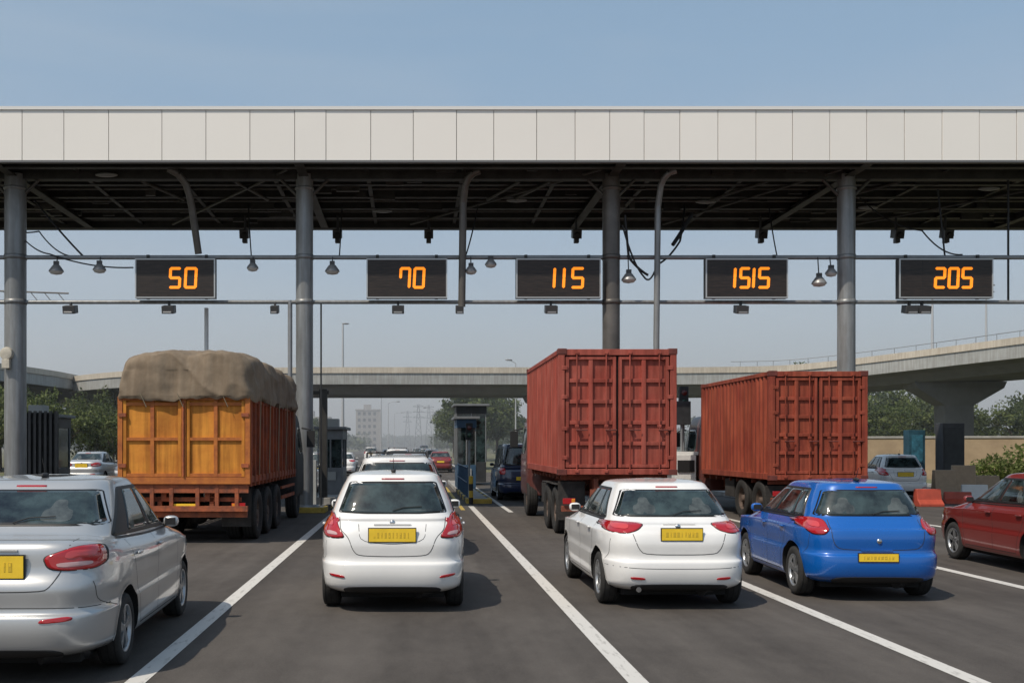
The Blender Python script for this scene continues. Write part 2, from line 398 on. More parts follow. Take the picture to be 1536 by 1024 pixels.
me_w2=car_mesh('white_sedan',P_white,L=3.95,W=1.70,H=1.46,belt=.97,trunk=.26,roof_r=.76,hood=1.05,wind=.8,sh=.02,
    lamps=[[(.38,.975),(.60,.985),(.74,.985),(.79,.95),(.78,.88),(.60,.865),(.47,.90)]],
    lampin=[([(.55,.96),(.72,.965),(.72,.915),(.57,.905)],M_redb)],
    plate=(.02,.86,.46,.13),
    hatch=[(-.57,.99),(-.52,.84),(-.47,.70),(-.40,.63),(.40,.63),(.47,.70),(.52,.84),(.57,.99)],
    crease=[[(-.8,.50),(-.4,.475),(.4,.475),(.8,.50)]],
    refl=[[(.40,.35),(.56,.355),(.57,.385),(.41,.375)]],exhaust=True,
    sliver=[(.27,.965),(.44,.95),(.36,.91),(.27,.89)])
me_bl=car_mesh('blue_hatchback',P_blue,L=3.65,W=1.68,H=1.44,belt=.94,trunk=.20,roof_r=.48,hood=.95,wind=.8,sh=.03,
    lamps=[[(.58,.97),(.70,.99),(.77,.95),(.78,.86),(.73,.80),(.62,.80),(.56,.87)]],
    lampin=[([(.63,.94),(.71,.95),(.72,.88),(.64,.87)],M_redb)],
    plate=(-.03,.535,.46,.09),
    hatch=[(-.54,.97),(-.55,.80),(-.52,.68),(-.44,.62),(.44,.62),(.52,.68),(.55,.80),(.54,.97)],
    antenna=True,exhaust=False,sliver=[(.25,.95),(.38,.94),(.34,.85),(.25,.83)])
me_sv=car_mesh('silver_sedan',P_silver,L=4.45,W=1.80,H=1.60,belt=1.02,dzr=.11,trunk=.55,roof_r=1.25,hood=1.15,wind=.85,sh=.01,
    lamps=[[(.43,1.0),(.55,1.04),(.66,1.075),(.78,1.075),(.82,1.02),(.83,.94),(.78,.90),(.60,.895),(.47,.91)]],
    lampin=[([(.60,1.045),(.77,1.045),(.78,.995),(.58,.985)],M_redb),([(.52,.955),(.76,.965),(.76,.93),(.54,.92)],M_clear)],
    plate=(0,.93,.58,.17),
    hatch=[(-.62,1.12),(-.58,.92),(-.50,.78),(-.44,.74),(.44,.74),(.50,.78),(.58,.92),(.62,1.12)],
    crease=[[(-.85,.60),(-.5,.615),(.5,.615),(.85,.60)]],
    refl=[[(.42,.50),(.66,.515),(.67,.55),(.44,.535)]],antenna=True,wb=(.98,.85),
    sliver=[(.30,1.06),(.46,1.035),(.40,.97),(.30,.94)])
me_rd=car_mesh('red_sedan',P_red,L=4.1,W=1.70,H=1.48,belt=.95,dzr=.05,trunk=.35,roof_r=.95,hood=1.05,wind=.85,
    lamps=[[(.55,.95),(.74,.97),(.76,.84),(.58,.82)]],plate=(0,.75,.5,.12),wb=(.8,.8))
me_suv=car_mesh('white_suv',P_white,L=4.3,W=1.76,H=1.70,belt=1.08,trunk=.12,roof_r=.32,hood=1.05,wind=.75,
    lamps=[[(.64,1.2),(.78,1.18),(.80,.90),(.66,.88)]],plate=(0,.9,.5,.12),roofrack=True)
me_nv=car_mesh('navy_van',P_navy,L=4.3,W=1.76,H=1.95,belt=1.12,trunk=.08,roof_r=.22,hood=.8,wind=.6,tumble=.6,
    lamps=[[(.60,1.10),(.78,1.12),(.80,.90),(.62,.88)]],plate=(0,.75,.5,.12))
me_gr=car_mesh('grey_hatchback',P_grey,lamps=[[(.58,.98),(.74,1.0),(.76,.82),(.60,.80)]],plate=(0,.82,.5,.12))

place(me_w1,'white_hatchback_car',(-.235,11.85,0.012),0)
place(me_w2,'white_sedan_car',(3.03,12.05,.012),math.radians(0.3))
place(me_bl,'blue_hatchback_car',(5.57,12.7,.012),math.radians(-2))
place(me_sv,'silver_sedan_car',(-3.30,8.15,.012),math.radians(1.8))
place(me_rd,'red_sedan_car',(9.62,14.35,.012),math.radians(-2.5))
place(me_suv,'white_suv_car',(-.27,17.6,.012),0)
place(me_nv,'navy_van',(3.75,36.2,.012),0)
place(me_w1,'white_estate_car',(17.1,37.0,.012),math.radians(-8))
for i,(me,x,y,yw) in enumerate([(me_gr,-.1,27,0),(me_sv,-.2,42,0),(me_suv,-.9,60,0),(me_gr,-4.6,52,0),(me_w2,-4.4,66,0),(me_rd,1.9,74,0),(me_w1,1.6,92,0),
      (me_sv,-15.6,50,0),(me_gr,-13.4,54,180),(me_w2,-17.0,58,180),(me_sv,-15.2,64,180),(me_nv,-6.4,85,0),(me_w2,-1.6,110,0),(me_gr,1.4,125,0),(me_suv,-5.2,130,0),(me_w1,-8.4,72,180),(me_gr,-8.6,104,180),
      (me_w2,-4.6,40,0),(me_sv,-1.8,84,0),(me_gr,.6,150,0),(me_w1,-3.0,165,0),(me_nv,1.9,190,0)]):
    place(me,me.name+'_car',(x,y,.012),math.radians(yw))

# ------------------------------------------------------------------ trucks
M_cont=mat('container_red',(0.33,0.062,0.042),0.68,col2=(0.39,0.10,0.072),vscale=1.3,bump=.15,bscale=12,streak=.32,spec=.3)
M_contd=mat('container_red_dark',(0.13,0.03,0.022),0.7,var=.3,vscale=3)
M_conto=mat('container_red_orange',(0.37,0.085,0.045),0.68,col2=(0.27,0.05,0.03),vscale=1.2,bump=.15,bscale=12,streak=.35,spec=.3)
M_steel=mat('galvanised_steel',(0.27,0.28,0.29),0.5,0.4,var=.15,vscale=2)
M_chas=mat('chassis_black',(0.03,0.027,0.025),0.75,var=.4,vscale=6)
M_rust=mat('rusty_orange',(0.40,0.10,0.035),0.75,col2=(0.15,0.05,0.028),vscale=5,bump=.3,bscale=20)
M_ora=mat('truck_body_yellow_orange',(0.70,0.29,0.04),0.65,col2=(0.54,0.19,0.028),vscale=2.2,bump=.2,bscale=12,streak=.35,spec=.3)
M_orad=mat('truck_body_frame_orange',(0.50,0.16,0.025),0.65,col2=(0.30,0.08,0.02),vscale=4,bump=.2,bscale=15)
M_ored=mat('truck_side_red_orange',(0.36,0.075,0.02),0.7,col2=(0.2,0.045,0.02),vscale=3,bump=.3,bscale=12,streak=.3)
M_tarp=mat('canvas_tarp',(0.235,0.18,0.125),0.9,col2=(0.165,0.127,0.088),vscale=1.6,bump=.7,bscale=6,streak=.15)
M_white=mat('white_painted_metal',(0.72,0.72,0.70),0.5,var=.05)
M_hub=mat('dusty_hub',(0.10,0.07,0.055),0.8,var=.4,vscale=8)

def twheel(mb,cx,cy,s,r=.50,w=.28):
    prof=[(-w/2*.7,r*.55),(-w/2,r*.7),(-w/2,r*.9),(-w/2*.8,r),(w/2*.8,r),(w/2,r*.9),(w/2,r*.7),(w/2*.7,r*.55)]
    mb.lathe((cx,cy,r),'x',prof,M_tire,32)
    for g in(-.25,0,.25): mb.lathe((cx,cy,r),'x',[(w*g-.01,r+.002),(w*g+.01,r+.002)],M_well,32)
    mb.lathe((cx,cy,r),'x',[(s*w*.35,r*.56),(s*w*.1,r*.48),(s*w*.05,r*.2),(s*w*.4,r*.18),(s*w*.4,.001)],M_hub,24)
    for k in range(8):
        a=k*math.pi/4; mb.cyl((cx+s*w*.05,cy+r*.33*math.cos(a),r+r*.33*math.sin(a)),(cx+s*w*.14,cy+r*.33*math.cos(a),r+r*.33*math.sin(a)),.02,M_dark,n=6)

def chassis(mb,W,L,zdeck,frame,cabcol,axles):
    h=W/2
    for s in(-1,1):
        mb.bb(s*.42-.05,s*.42+.05,.15,L+1.4,zdeck-.38,zdeck-.08,frame)
    y=.4
    while y<L: mb.bb(-h+.1,h-.1,y,y+.08,zdeck-.12,zdeck-.01,frame); y+=.6
    for y in axles:
        mb.cyl((-h+.3,y,.5),(h-.3,y,.5),.09,M_chas); mb.ell((0,y,.5),(.22,.2,.22),M_chas)
        for s in(-1,1):
            twheel(mb,s*(h-.17),y,s); twheel(mb,s*(h-.50),y,s)
            if zdeck>1.2: mb.bb(s*(h-.66),s*(h-.0),y-.5,y+.5,1.04,1.06,M_chas)
    for s in(-1,1): twheel(mb,s*(h-.17),L+.6,s)
    mb.bb(-h+.08,h-.08,.12,.22,.50,.62,frame)
    for s in(-1,1):
        mb.bb(s*.5-.04,s*.5+.04,.16,.24,.55,zdeck-.3,frame)
        mb.bb(s*(h-.36),s*(h-.10),.06,.13,.66,.78,M_red); mb.bb(s*(h-.35),s*(h-.28),.052,.13,.67,.77,mat('amber_lamp',(.7,.25,.02),.2,coat=1))
        mb.bb(s*(h-.62),s*(h-.05),.45,.47,.30,zdeck-.15,M_chas)
    mb.bb(-.26,.26,.09,.12,.64,.76,M_plate)
    mb.cyl((h-.45,L*.55,.75),(h-.45,L*.55+1.1,.75),.28,M_chas); mb.bb(-h+.15,-h+.65,L*.55,L*.55+.8,.5,.98,M_chas)
    mb.cyl((-.25,.6,.95),(-.25,1.3,.95),.13,M_chas)
    c0=L+.12
    vs,fs=stack_surface([(.55,c0,c0+2.0,h-.05,0,0,9),(.7,c0,c0+2.05,h-.02,0,0,9),(1.5,c0,c0+2.02,h-.02,0,0,9),(1.7,c0,c0+1.98,h-.04,0,0,9),(2.5,c0,c0+1.75,h-.12,0,0,9),(2.72,c0+.08,c0+1.6,h-.2,0,0,7),(2.78,c0+.3,c0+1.3,h-.5,0,0,5)],N=64,sub=2)
    mb.add(vs,fs,cabcol,True)
    P=Proj(vs,fs)
    P.patch(mb,'front',[(-h+.2,1.65),(0,1.65),(h-.2,1.65),(h-.25,2.4),(0,2.4),(-h+.25,2.4)],M_glass,.01,5,1)
    for sd in 'LR': P.patch(mb,sd,[(c0+.6,1.65),(c0+1.7,1.65),(c0+1.6,2.35),(c0+.6,2.35)],M_glass,.01,5,1)
    for s in(-1,1):
        mb.box((s*(h+.16),c0+1.8,2.05),(.22,.08,.45),M_dark); mb.tube([(s*(h-.1),c0+1.85,2.35),(s*(h+.16),c0+1.85,2.3)],.02,M_dark)

def container_truck(name,loc,yaw,L,W=2.44,Hc=2.59,zd=1.27,axles=(.95,2.3),M=M_cont):
    mb=MB(); h=W/2; z0,z1=zd,zd+Hc
    chassis(mb,W,L,zd,mat('chassis_red_brown',(.20,.055,.03),.8,var=.5,vscale=5),mat('cab_dark_red',(.10,.03,.025),.5,coat=.5),axles)
    for s in(-1,1):
        for y in(0,L-.16):
            mb.bb(s*(h-.13),s*h,y,y+.16,z0+.0,z1,M)
        mb.bb(s*(h-.10),s*(h-.002),.16,L-.16,z1-.10,z1-.002,M); mb.bb(s*(h-.12),s*(h-.002),.16,L-.16,z0+.002,z0+.15,M)
        for y in(-.012,L-.17):
            for z in(z0-.01,z1-.11): mb.bb(s*(h-.17),s*(h+.012),y,y+.18,z,z+.12,M_contd)
        n=int((L-.32)/.28); st=(L-.32)/n; pr=[]
        for k in range(n):
            y=.16+k*st; pr+=[(y,.0),(y+st*.28,.0),(y+st*.5,.038),(y+st*.78,.038)]
        pr.append((.16+n*st,0))
        vs=[];fs=[]
        for y,d in pr: vs+=[(s*(h-.015-d),y,z0+.15),(s*(h-.015-d),y,z1-.10)]
        for k in range(len(pr)-1): fs.append((2*k,2*k+2,2*k+3,2*k+1) if s>0 else (2*k,2*k+1,2*k+3,2*k+2))
        mb.add(vs,fs,M)
    mb.bb(-h+.05,h-.05,.05,L-.05,z1-.09,z1-.03,M); mb.bb(-h+.05,h-.05,.05,L-.05,z0+.01,z0+.12,M)
    mb.bb(-h+.12,h-.12,L-.1,L-.05,z0,z1-.05,M)
    mb.bb(-h+.13,h-.13,0.0,.14,z1-.13,z1-.004,M); mb.bb(-h+.13,h-.13,0.0,.14,z0+.0,z0+.12,M)
    dz0,dz1=z0+.14,z1-.15
    for s in(-1,1):
        xa,xb=s*.025,s*(h-.15)
        lo,hi=min(xa,xb),max(xa,xb); wd=hi-lo
        mb.bb(lo,hi,.085,.105,dz0,dz1,M)
        mb.bb(lo,lo+.07,.02,.084,dz0,dz1,M); mb.bb(hi-.07,hi,.02,.084,dz0,dz1,M)
        mb.bb(lo+.07,hi-.07,.021,.084,dz0,dz0+.07,M); mb.bb(lo+.07,hi-.07,.021,.084,dz1-.07,dz1,M)
        mc=(lo+hi)/2; mb.bb(mc-.045,mc+.045,.028,.084,dz0+.07,dz1-.07,M)
        nr=5; hh=(dz1-dz0-.14)/nr
        for k in range(1,nr): mb.bb(lo+.07,hi-.07,.044,.084,dz0+.07+k*hh-.04,dz0+.07+k*hh+.04,M)
        for xr in(lo+wd*.22,lo+wd*.80):
            mb.cyl((xr,-.006,z0+.05),(xr,-.006,z1-.05),.014,M,n=8)
            for z in(z0+.07,z0+1.0,z1-.08): mb.bb(xr-.04,xr+.04,-.025,.03,z-.03,z+.03,M)
            mb.box((xr+.10,-.02,z0+.92),(.24,.02,.03),M_contd)
        for z in(z0+.35,z0+.95,z0+1.6,z0+2.2): mb.bb(s*(h-.19),s*(h-.07),-.010,.03,z-.04,z+.04,M)
        mb.bb(lo-.0,hi,.11,.14,dz0-.02,dz1+.02,M_well)
    mb.bb(-.022,.022,.06,.10,dz0,dz1,M_well)
    return mb.obj(name,loc,yaw,.008)
container_truck('container_truck',(4.215,22.0,.012),0,6.1)
container_truck('container_truck',(9.66,25.4,.012),math.radians(.8),5.8,2.34,2.59,1.05,(.95,2.3),M_conto)

def tarp_truck():
    mb=MB(); W=2.52; h=W/2; L=8.9; z0,z1=1.19,2.80
    chassis(mb,W,L-1.9,z0,M_rust,M_dark,(1.3,2.65,4.0))
    Lb=L-1.9
    mb.bb(-h+.02,h-.02,.05,Lb,z0-.02,z0+.1,M_orad)
    mb.bb(-h+.08,h-.08,.06,.09,z0+.1,z1-.05,M_ora)
    mb.bb(-h,h,.0,.10,z1-.07,z1,M_orad); mb.bb(-h,h,.0,.10,z0-.05,z0+.08,M_orad)
    for s in(-1,1): mb.bb(s*(h-.09),s*h,.0,.10,z0+.08,z1-.07,M_orad)
    mb.bb(-.04,.04,-.005,.07,z0+.08,z1-.07,M_orad)
    for s in(-1,1):
        x0,x1=s*.05,s*(h-.10); lo,hi=min(x0,x1),max(x0,x1)
        mb.bb(lo,lo+.06,.015,.06,z0+.09,z1-.08,M_ora); mb.bb(hi-.06,hi,.015,.06,z0+.09,z1-.08,M_ora)
        mc=(lo+hi)/2; mb.bb(mc-.035,mc+.035,.018,.06,z0+.09,z1-.08,M_orad)
        for z in(z0+.12,(z0+z1)/2,z1-.14): mb.bb(lo+.06,hi-.06,.022,.06,z-.03,z+.03,M_orad)
        for z in(z0+.3,z1-.35): mb.bb(s*(h-.16),s*(h-.02),-.02,.03,z-.035,z+.035,M_rust)
    mb.cyl((.0,-.02,z0+.1),(.0,-.02,z1-.1),.016,M_rust)
    for s in(-1,1):
        for k in range(6):
            za=z0+.1+k*.262; mb.bb(s*(h-.07),s*(h-.035),.1,Lb,za,za+.25,M_ored)
        mb.bb(s*(h-.05),s*(h-.002),.1,Lb,z1-.10,z1-.002,M_ored); mb.bb(s*(h-.05),s*(h-.002),.1,Lb,z0-.03,z0+.09,M_ored)
        y=.1
        while y<Lb-.05: mb.bb(s*(h-.04),s*(h+.015),y,y+.08,z0-.1,z1-.004,M_ored); y+=.47
        mb.bb(s*(h-.08),s*(h-.04),4.7,Lb,.62,.70,M_rust); mb.bb(s*(h-.08),s*(h-.04),4.7,Lb,.86,.92,M_rust)
    mb.bb(-h+.06,h-.06,Lb-.06,Lb,z0,z1,M_ored)
    mb.bb(-h+.04,h-.04,.05,.14,z0-.22,z0-.06,M_rust)
    for x in(-1.0,-.62,-.25,.25,.62,1.0): mb.bb(x-.035,x+.035,.04,.13,.66,z0-.06,M_rust)
    mb.bb(-h+.05,h-.05,.02,.12,.62,.72,M_rust); mb.bb(-h+.2,h-.2,.16,.25,.80,.88,M_rust)
    lv=[(z1-.05,-.05,Lb+.04,h+.035,0,0,22),(z1+.02,-.07,Lb+.05,h+.05,0,0,20),(z1+.25,-.05,Lb+.05,h+.03,0,0,16),(z1+.50,-.03,Lb+.03,h+.01,0,0,14),
        (z1+.68,.0,Lb,h-.03,0,0,12),(z1+.80,.06,Lb-.06,h-.11,0,0,9),(z1+.87,.22,Lb-.2,h-.27,0,-.02,8),(z1+.91,.6,Lb-.5,h-.55,0,-.03,6),(z1+.94,1.2,Lb-1.2,h-.9,0,0,4),(z1+.95,2.5,Lb-2.5,.1,0,0,3)]
    vs,fs=stack_surface(lv,N=320,sub=7)
    out=[]
    for x,y,z in vs:
        t=(z-z1+.06)/1.03
        cv=x*1.0+y*1.0
        n1=noise.noise(Vector((x*1.8+5,y*1.8,z*1.0)));n2=noise.noise(Vector((x*5.5,y*5.5,z*1.2+3)));n3=noise.noise(Vector((x*1.3+z*1.5,y*1.2-z*1.2,z*3.0)))
        rid=1-abs(noise.noise(Vector((x*2.2+z*.8,y*2.2+z*.6,z*.7+9))))*2
        d=.05*n1+.025*n2+.045*n3+.05*max(0,rid)**3
        nx=x/h; ny=(y-Lb/2)/(Lb/2); p=12
        gx=math.copysign(abs(nx)**p,nx); gy=math.copysign(abs(ny)**p,ny); g=math.hypot(gx,gy)+.02
        side=min(1,g*3)
        hem=.06*n2+.03*math.sin(cv*3) if t<.06 else 0
        out.append((x+gx/g*d*side,y+gy/g*d*side,z+hem+(.06*n1+.03*n2)*(t>.55)))
    mb.add(out,fs,M_tarp,True)
    mr=mat('rope',(.30,.25,.17),.9)
    for y in(.9,2.2,3.5,4.8,6.1):
        for s in(-1,1): mb.cyl((s*(h+.07),y,z1+.05),(s*(h+.02),y+.12,z0+.1),.008,mr,n=6)
    for x in(-.8,-.1,.75): mb.cyl((x,-.10,z1+.05),(x+.1,-.04,z1-.2),.008,mr,n=6)
    return mb.obj('tarpaulin_truck',(-4.36,20.25,.012),math.radians(-.9),.006)
tarp_truck()

# ------------------------------------------------------------------ toll canopy
M_col=mat('column_grey_paint',(0.25,0.26,0.265),0.42,0.3,var=.22,vscale=1.3,stretch=(1,1,.4),streak=.2)
M_colb=mat('column_brown_paint',(0.12,0.11,0.10),0.45,0.3,var=.2,vscale=1.5)
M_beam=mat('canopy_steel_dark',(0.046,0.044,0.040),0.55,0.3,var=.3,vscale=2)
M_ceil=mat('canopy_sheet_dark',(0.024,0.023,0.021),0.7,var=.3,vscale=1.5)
M_pipe=mat('canopy_pipe',(.085,.08,.072),.45,.4,var=.2)
M_fas=mat('fascia_panel_white',(0.80,0.765,0.71),0.45,var=.012,vscale=.35)
M_fas2=mat('fascia_panel_white_b',(0.785,0.752,0.70),0.45,var=.015,vscale=.35)
M_trim=mat('fascia_trim',(0.70,0.69,0.66),0.4)
M_trimd=mat('fascia_trim_dark',(0.13,0.13,0.13),0.5,.3)
ZB=9.46; ZT=10.96; YF=28.6; YB=37.5; X0,X1=-30.,36.
can=empty('toll_plaza_canopy')
mb=MB()
seams=[-10.49,-9.37,-8.17,-6.74,-5.56,-4.38,-3.18,-2.34,-1.14,0,1.16,2.16,3.31,4.34,5.27,6.19,7.15,8.17,9.19,10.17,11.17,12.16,13.17,14.18,15.18,16.18]
x=-10.49
while x>X0+1.2: x-=1.13; seams.insert(0,x)
seams.insert(0,X0); x=16.18
while x<X1-1.2: x+=1.03; seams.append(x)
seams.append(X1)
for a,b in zip(seams[:-1],seams[1:]):
    e=random.uniform(-.004,.004)
    mb.bb(a+.008,b-.008,YF+e,YF+.05,ZB+.06,ZT-.09,random.choice((M_fas,M_fas2)))
mb.bb(X0,X1,YF+.052,YF+.10,ZB+.05,ZT-.08,mat('fascia_joint',(.38,.355,.31),.7))
mb.obj('fascia_panels',bevel=.004,parent=can)
mb=MB()
mb.bb(X0-.05,X1+.05,YF-.04,YF+.12,ZT-.088,ZT,M_trim); mb.bb(X0-.05,X1+.05,YF-.03,YF+.12,ZB,ZB+.058,M_trimd)
mb.bb(X0,X1,YF+.12,YB,ZT-.25,ZT-.15,M_fas)
mb.bb(X0,X1,YB,YB+.1,ZB+.0,ZT,M_beam)
for xx in(X0,X1): mb.bb(xx-.05,xx+.05,YF+.12,YB,ZB,ZT-.1,M_fas)
mb.obj('roof_edges',parent=can)
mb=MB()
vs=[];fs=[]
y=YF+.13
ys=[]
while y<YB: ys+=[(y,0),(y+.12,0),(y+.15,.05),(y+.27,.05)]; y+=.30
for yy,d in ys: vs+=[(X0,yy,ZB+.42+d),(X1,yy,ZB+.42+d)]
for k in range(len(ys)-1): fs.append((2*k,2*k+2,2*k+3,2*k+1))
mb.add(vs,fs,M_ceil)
def ibeam_x(mb,y,z0,z1,w,m,xa=X0+.1,xb=X1-.1):
    mb.bb(xa,xb,y-w/2,y+w/2,z0,z0+.03,m); mb.bb(xa,xb,y-w/2,y+w/2,z1-.03,z1,m); mb.bb(xa,xb,y-.015,y+.015,z0+.03,z1-.03,m)
def ibeam_y(mb,x,z0,z1,w,m,ya=YF+.2,yb=YB-.05):
    mb.bb(x-w/2,x+w/2,ya,yb,z0,z0+.03,m); mb.bb(x-w/2,x+w/2,ya,yb,z1-.03,z1,m); mb.bb(x-.015,x+.015,ya,yb,z0+.03,z1-.03,m)
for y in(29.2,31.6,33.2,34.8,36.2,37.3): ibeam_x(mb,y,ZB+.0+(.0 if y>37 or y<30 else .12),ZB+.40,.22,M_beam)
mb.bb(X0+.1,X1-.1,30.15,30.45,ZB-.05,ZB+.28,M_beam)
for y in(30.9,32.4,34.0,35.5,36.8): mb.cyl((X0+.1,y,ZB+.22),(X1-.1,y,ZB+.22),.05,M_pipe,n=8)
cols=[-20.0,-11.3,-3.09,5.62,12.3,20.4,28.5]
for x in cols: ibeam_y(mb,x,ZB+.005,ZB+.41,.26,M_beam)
x=X0+1.5
while x<X1-1:
    ibeam_y(mb,x,ZB+.14,ZB+.405,.12,M_beam); x+=2.72
seg=[-20,-11.3,-3.09,5.62,12.3,20.4]
for i,(a,b) in enumerate(zip(seg[:-1],seg[1:])):
    mb.cyl((b-.4,29.6,ZB+.08),(a+3,36.8,ZB+.05),.04,M_pipe,n=8)
for k in range(90):
    xx=random.uniform(-14,20); yy=random.uniform(29.5,37); 
    mb.bb(xx,xx+random.uniform(.1,.8),yy,yy+.12,ZB+random.uniform(.02,.2),ZB+.3,random.choice([M_beam,M_beam,M_pipe,M_ceil]))
for xx,yy in((-8.6,29.9),(3.2,33),(9.1,33.2),(14.5,34),(-1,34.5),(17,31.5)):
    mb.ell((xx,yy,ZB+.0),(.32,.14,.06),mat('canopy_light_housing',(.22,.22,.21),.4))
mb.obj('roof_steelwork',parent=can)
for i,x in enumerate(cols):
    mb=MB(); m=M_colb if abs(x-5.62)<.1 else M_col; r=.30 if abs(x+11.3)<.1 else .245
    mb.cyl((x,30.3,.16),(x,30.3,ZB+.1),r,m,n=32); mb.lathe((x,30.3,0),'z',[(.13,r+.16),(.20,r+.16),(.20,r)],M_steel,24)
    mb.lathe((x,30.3,0),'z',[(ZB-.35,r),(ZB-.32,r+.03),(ZB-.28,r+.03),(ZB-.25,r)],m,32)
    for s in(-1,1):
        mb.cyl((x+s*.15,30.3,ZB-.55),(x+s*.75,30.3,ZB+.05),.045,M_pipe,n=10)
    for z in(5.95,7.22): mb.lathe((x,30.3,0),'z',[(z-.07,r),(z-.07,r+.012),(z+.07,r+.012),(z+.07,r)],m,28)
    mb.obj('column_%d'%i,parent=can)
mb=MB(); mb.lathe((-11.42,29.93,4.46),'y',[(-.05,.001),(-.05,.17),(.03,.19),(.07,.19)],mat('lamp_housing_cream',(.5,.46,.38),.5,var=.2),20)
mb.box((-11.42,29.94,4.17),(.22,.16,.25),MATS['lamp_housing_cream']); mb.obj('round_signal_lamp',bevel=.01)
mb=MB()
for z,r in((7.22,.062),(5.95,.055)):
    mb.cyl((X0+6,30.3,z),(X1-6,30.3,z),r,M_steel if z>7 else M_col,n=12)
mb.obj('sign_rails',parent=can)
mb=MB()
mb.tube([(-6.75,29.4,ZB+.05),(-6.5,29.5,ZB-.08),(-6.33,29.65,ZB-.3),(-6.25,29.75,8.9),(-6.2,29.9,8.5),(-6.08,30.2,7.3)],.10,M_colb,12)
mb.tube([(1.85,29.6,ZB+.05),(1.68,29.65,ZB-.0),(1.53,29.75,ZB-.12),(1.45,29.8,ZB-.3),(1.40,29.95,8.7),(1.37,30.15,5.8)],.105,M_colb,12)
mb.tube([(7.3,29.6,ZB+.05),(7.12,29.65,ZB-.0),(7.0,29.75,ZB-.12),(6.93,29.85,ZB-.3),(6.88,30.0,8.6),(6.86,30.1,4.9),(6.86,30.1,.15)],.085,M_col,12)
for xx,a in((-7.9,.8),(-5.2,.7),(3.1,-.8),(4.0,-.9),(10.3,-1.1),(14.2,-1.2)):
    mb.cyl((xx,31,ZB+.1),(xx+a,33,ZB+.02),.05,M_pipe,n=8)
mb.obj('hanger_pipes',parent=can)
mb=MB(); mb.cyl((-6.05,31.2,.13),(-6.05,31.2,5.9),.06,M_white,n=10)
mb.cyl((-3.50,30.3,.13),(-3.50,30.3,6.0),.065,M_steel,n=10)
mb.cyl((-2.68,31,.13),(-2.68,31,6.05),.025,M_colb,n=8)
mb.obj('gantry_posts',parent=can)

# signs
M_led=mat('led_amber',(.6,.2,.02),.6,emit=(1.0,.25,.004),estr=1.05)
M_face=mat('led_panel_face',(.022,.015,.012),.5,var=.5,vscale=3,stretch=(1,1,9))
M_frame=mat('sign_frame',(.45,.46,.46),.4,.4)
SEG={'0':'abcdef','1':'bc','2':'abged','5':'afgcd','7':'abcf','i':'c','j':'b'}
def led(cx,w,txt):
    mb=MB(); z0,z1=6.02,7.13; y=29.98; x0,x1=cx-w/2,cx+w/2; t=.035
    mb.bb(x0,x1,y,y+.22,z0,z1,M_dark)
    mb.bb(x0,x0+t,y-.03,y-.001,z0,z1,M_frame); mb.bb(x1-t,x1,y-.03,y-.001,z0,z1,M_frame)
    mb.bb(x0+t,x1-t,y-.029,y-.001,z0,z0+t,M_frame); mb.bb(x0+t,x1-t,y-.029,y-.001,z1-t,z1,M_frame)
    mb.bb(x0+t,x1-t,y-.012,y-.002,z0+t,z1-t,M_face)
    for k in range(1,7):
        zz=z0+k*(z1-z0)/7; mb.bb(x0+t,x1-t,y-.0145,y-.0125,zz-.004,zz+.004,M_dark)
    for k in(1,2,3):
        xx=x0+k*w/4; mb.bb(xx-.004,xx+.004,y-.0148,y-.0126,z0+t,z1-t,M_dark)
    for s in(x0+.3,x1-.3): mb.bb(s-.04,s+.04,y+.22,y+.30,z0+.0,z1+.15,M_beam)
    H=.53; zc0=6.32; sl=.05
    for ch,px,W in txt:
        def P(u,v): return (px+u*W+v*sl*H, zc0+v*H)
        th=.078
        def bar(u0,v0,u1,v1):
            a=P(u0,v0); b=P(u1,v1); dx,dz=b[0]-a[0],b[1]-a[1]; l=math.hypot(dx,dz); dx/=l; dz/=l
            nx,nz=-dz*th/2,dx*th/2; e=-.022; g=th*.42
            q=[(a[0]+dx*e,a[1]+dz*e),(a[0]+dx*(e+g)+nx,a[1]+dz*(e+g)+nz),(b[0]-dx*(e+g)+nx,b[1]-dz*(e+g)+nz),(b[0]-dx*e,b[1]-dz*e),(b[0]-dx*(e+g)-nx,b[1]-dz*(e+g)-nz),(a[0]+dx*(e+g)-nx,a[1]+dz*(e+g)-nz)]
            k=random.uniform(0,.003)
            vs=[(p[0],y-.026-k,p[1]) for p in q]+[(p[0],y-.013,p[1]) for p in q]
            mb.add(vs,[(5,4,3,2,1,0)]+[(i,(i+1)%6,(i+1)%6+6,i+6) for i in range(6)],M_led)
        S={'a':(0,1,1,1),'g':(0,.5,1,.5),'d':(0,0,1,0),'f':(0,.5,0,1),'b':(1,.5,1,1),'e':(0,0,0,.5),'c':(1,0,1,.5)}
        for c in SEG[ch]: bar(*S[c])
    mb.obj('toll_fee_led_sign')
led(-6.69,2.25,[('5',-6.84,.27),('0',-6.41,.29)])
led(-.18,2.27,[('7',-.37,.25),('0',.02,.26)])
led(4.08,2.38,[('1',3.95,.0),('1',4.22,.0),('5',4.46,.29)])
led(9.37,2.31,[('1',9.02,.0),('5',9.18,.24),('1',9.55,.0),('5',9.71,.26)])
led(14.97,2.64,[('2',14.66,.25),('0',15.04,.25),('5',15.42,.25)])

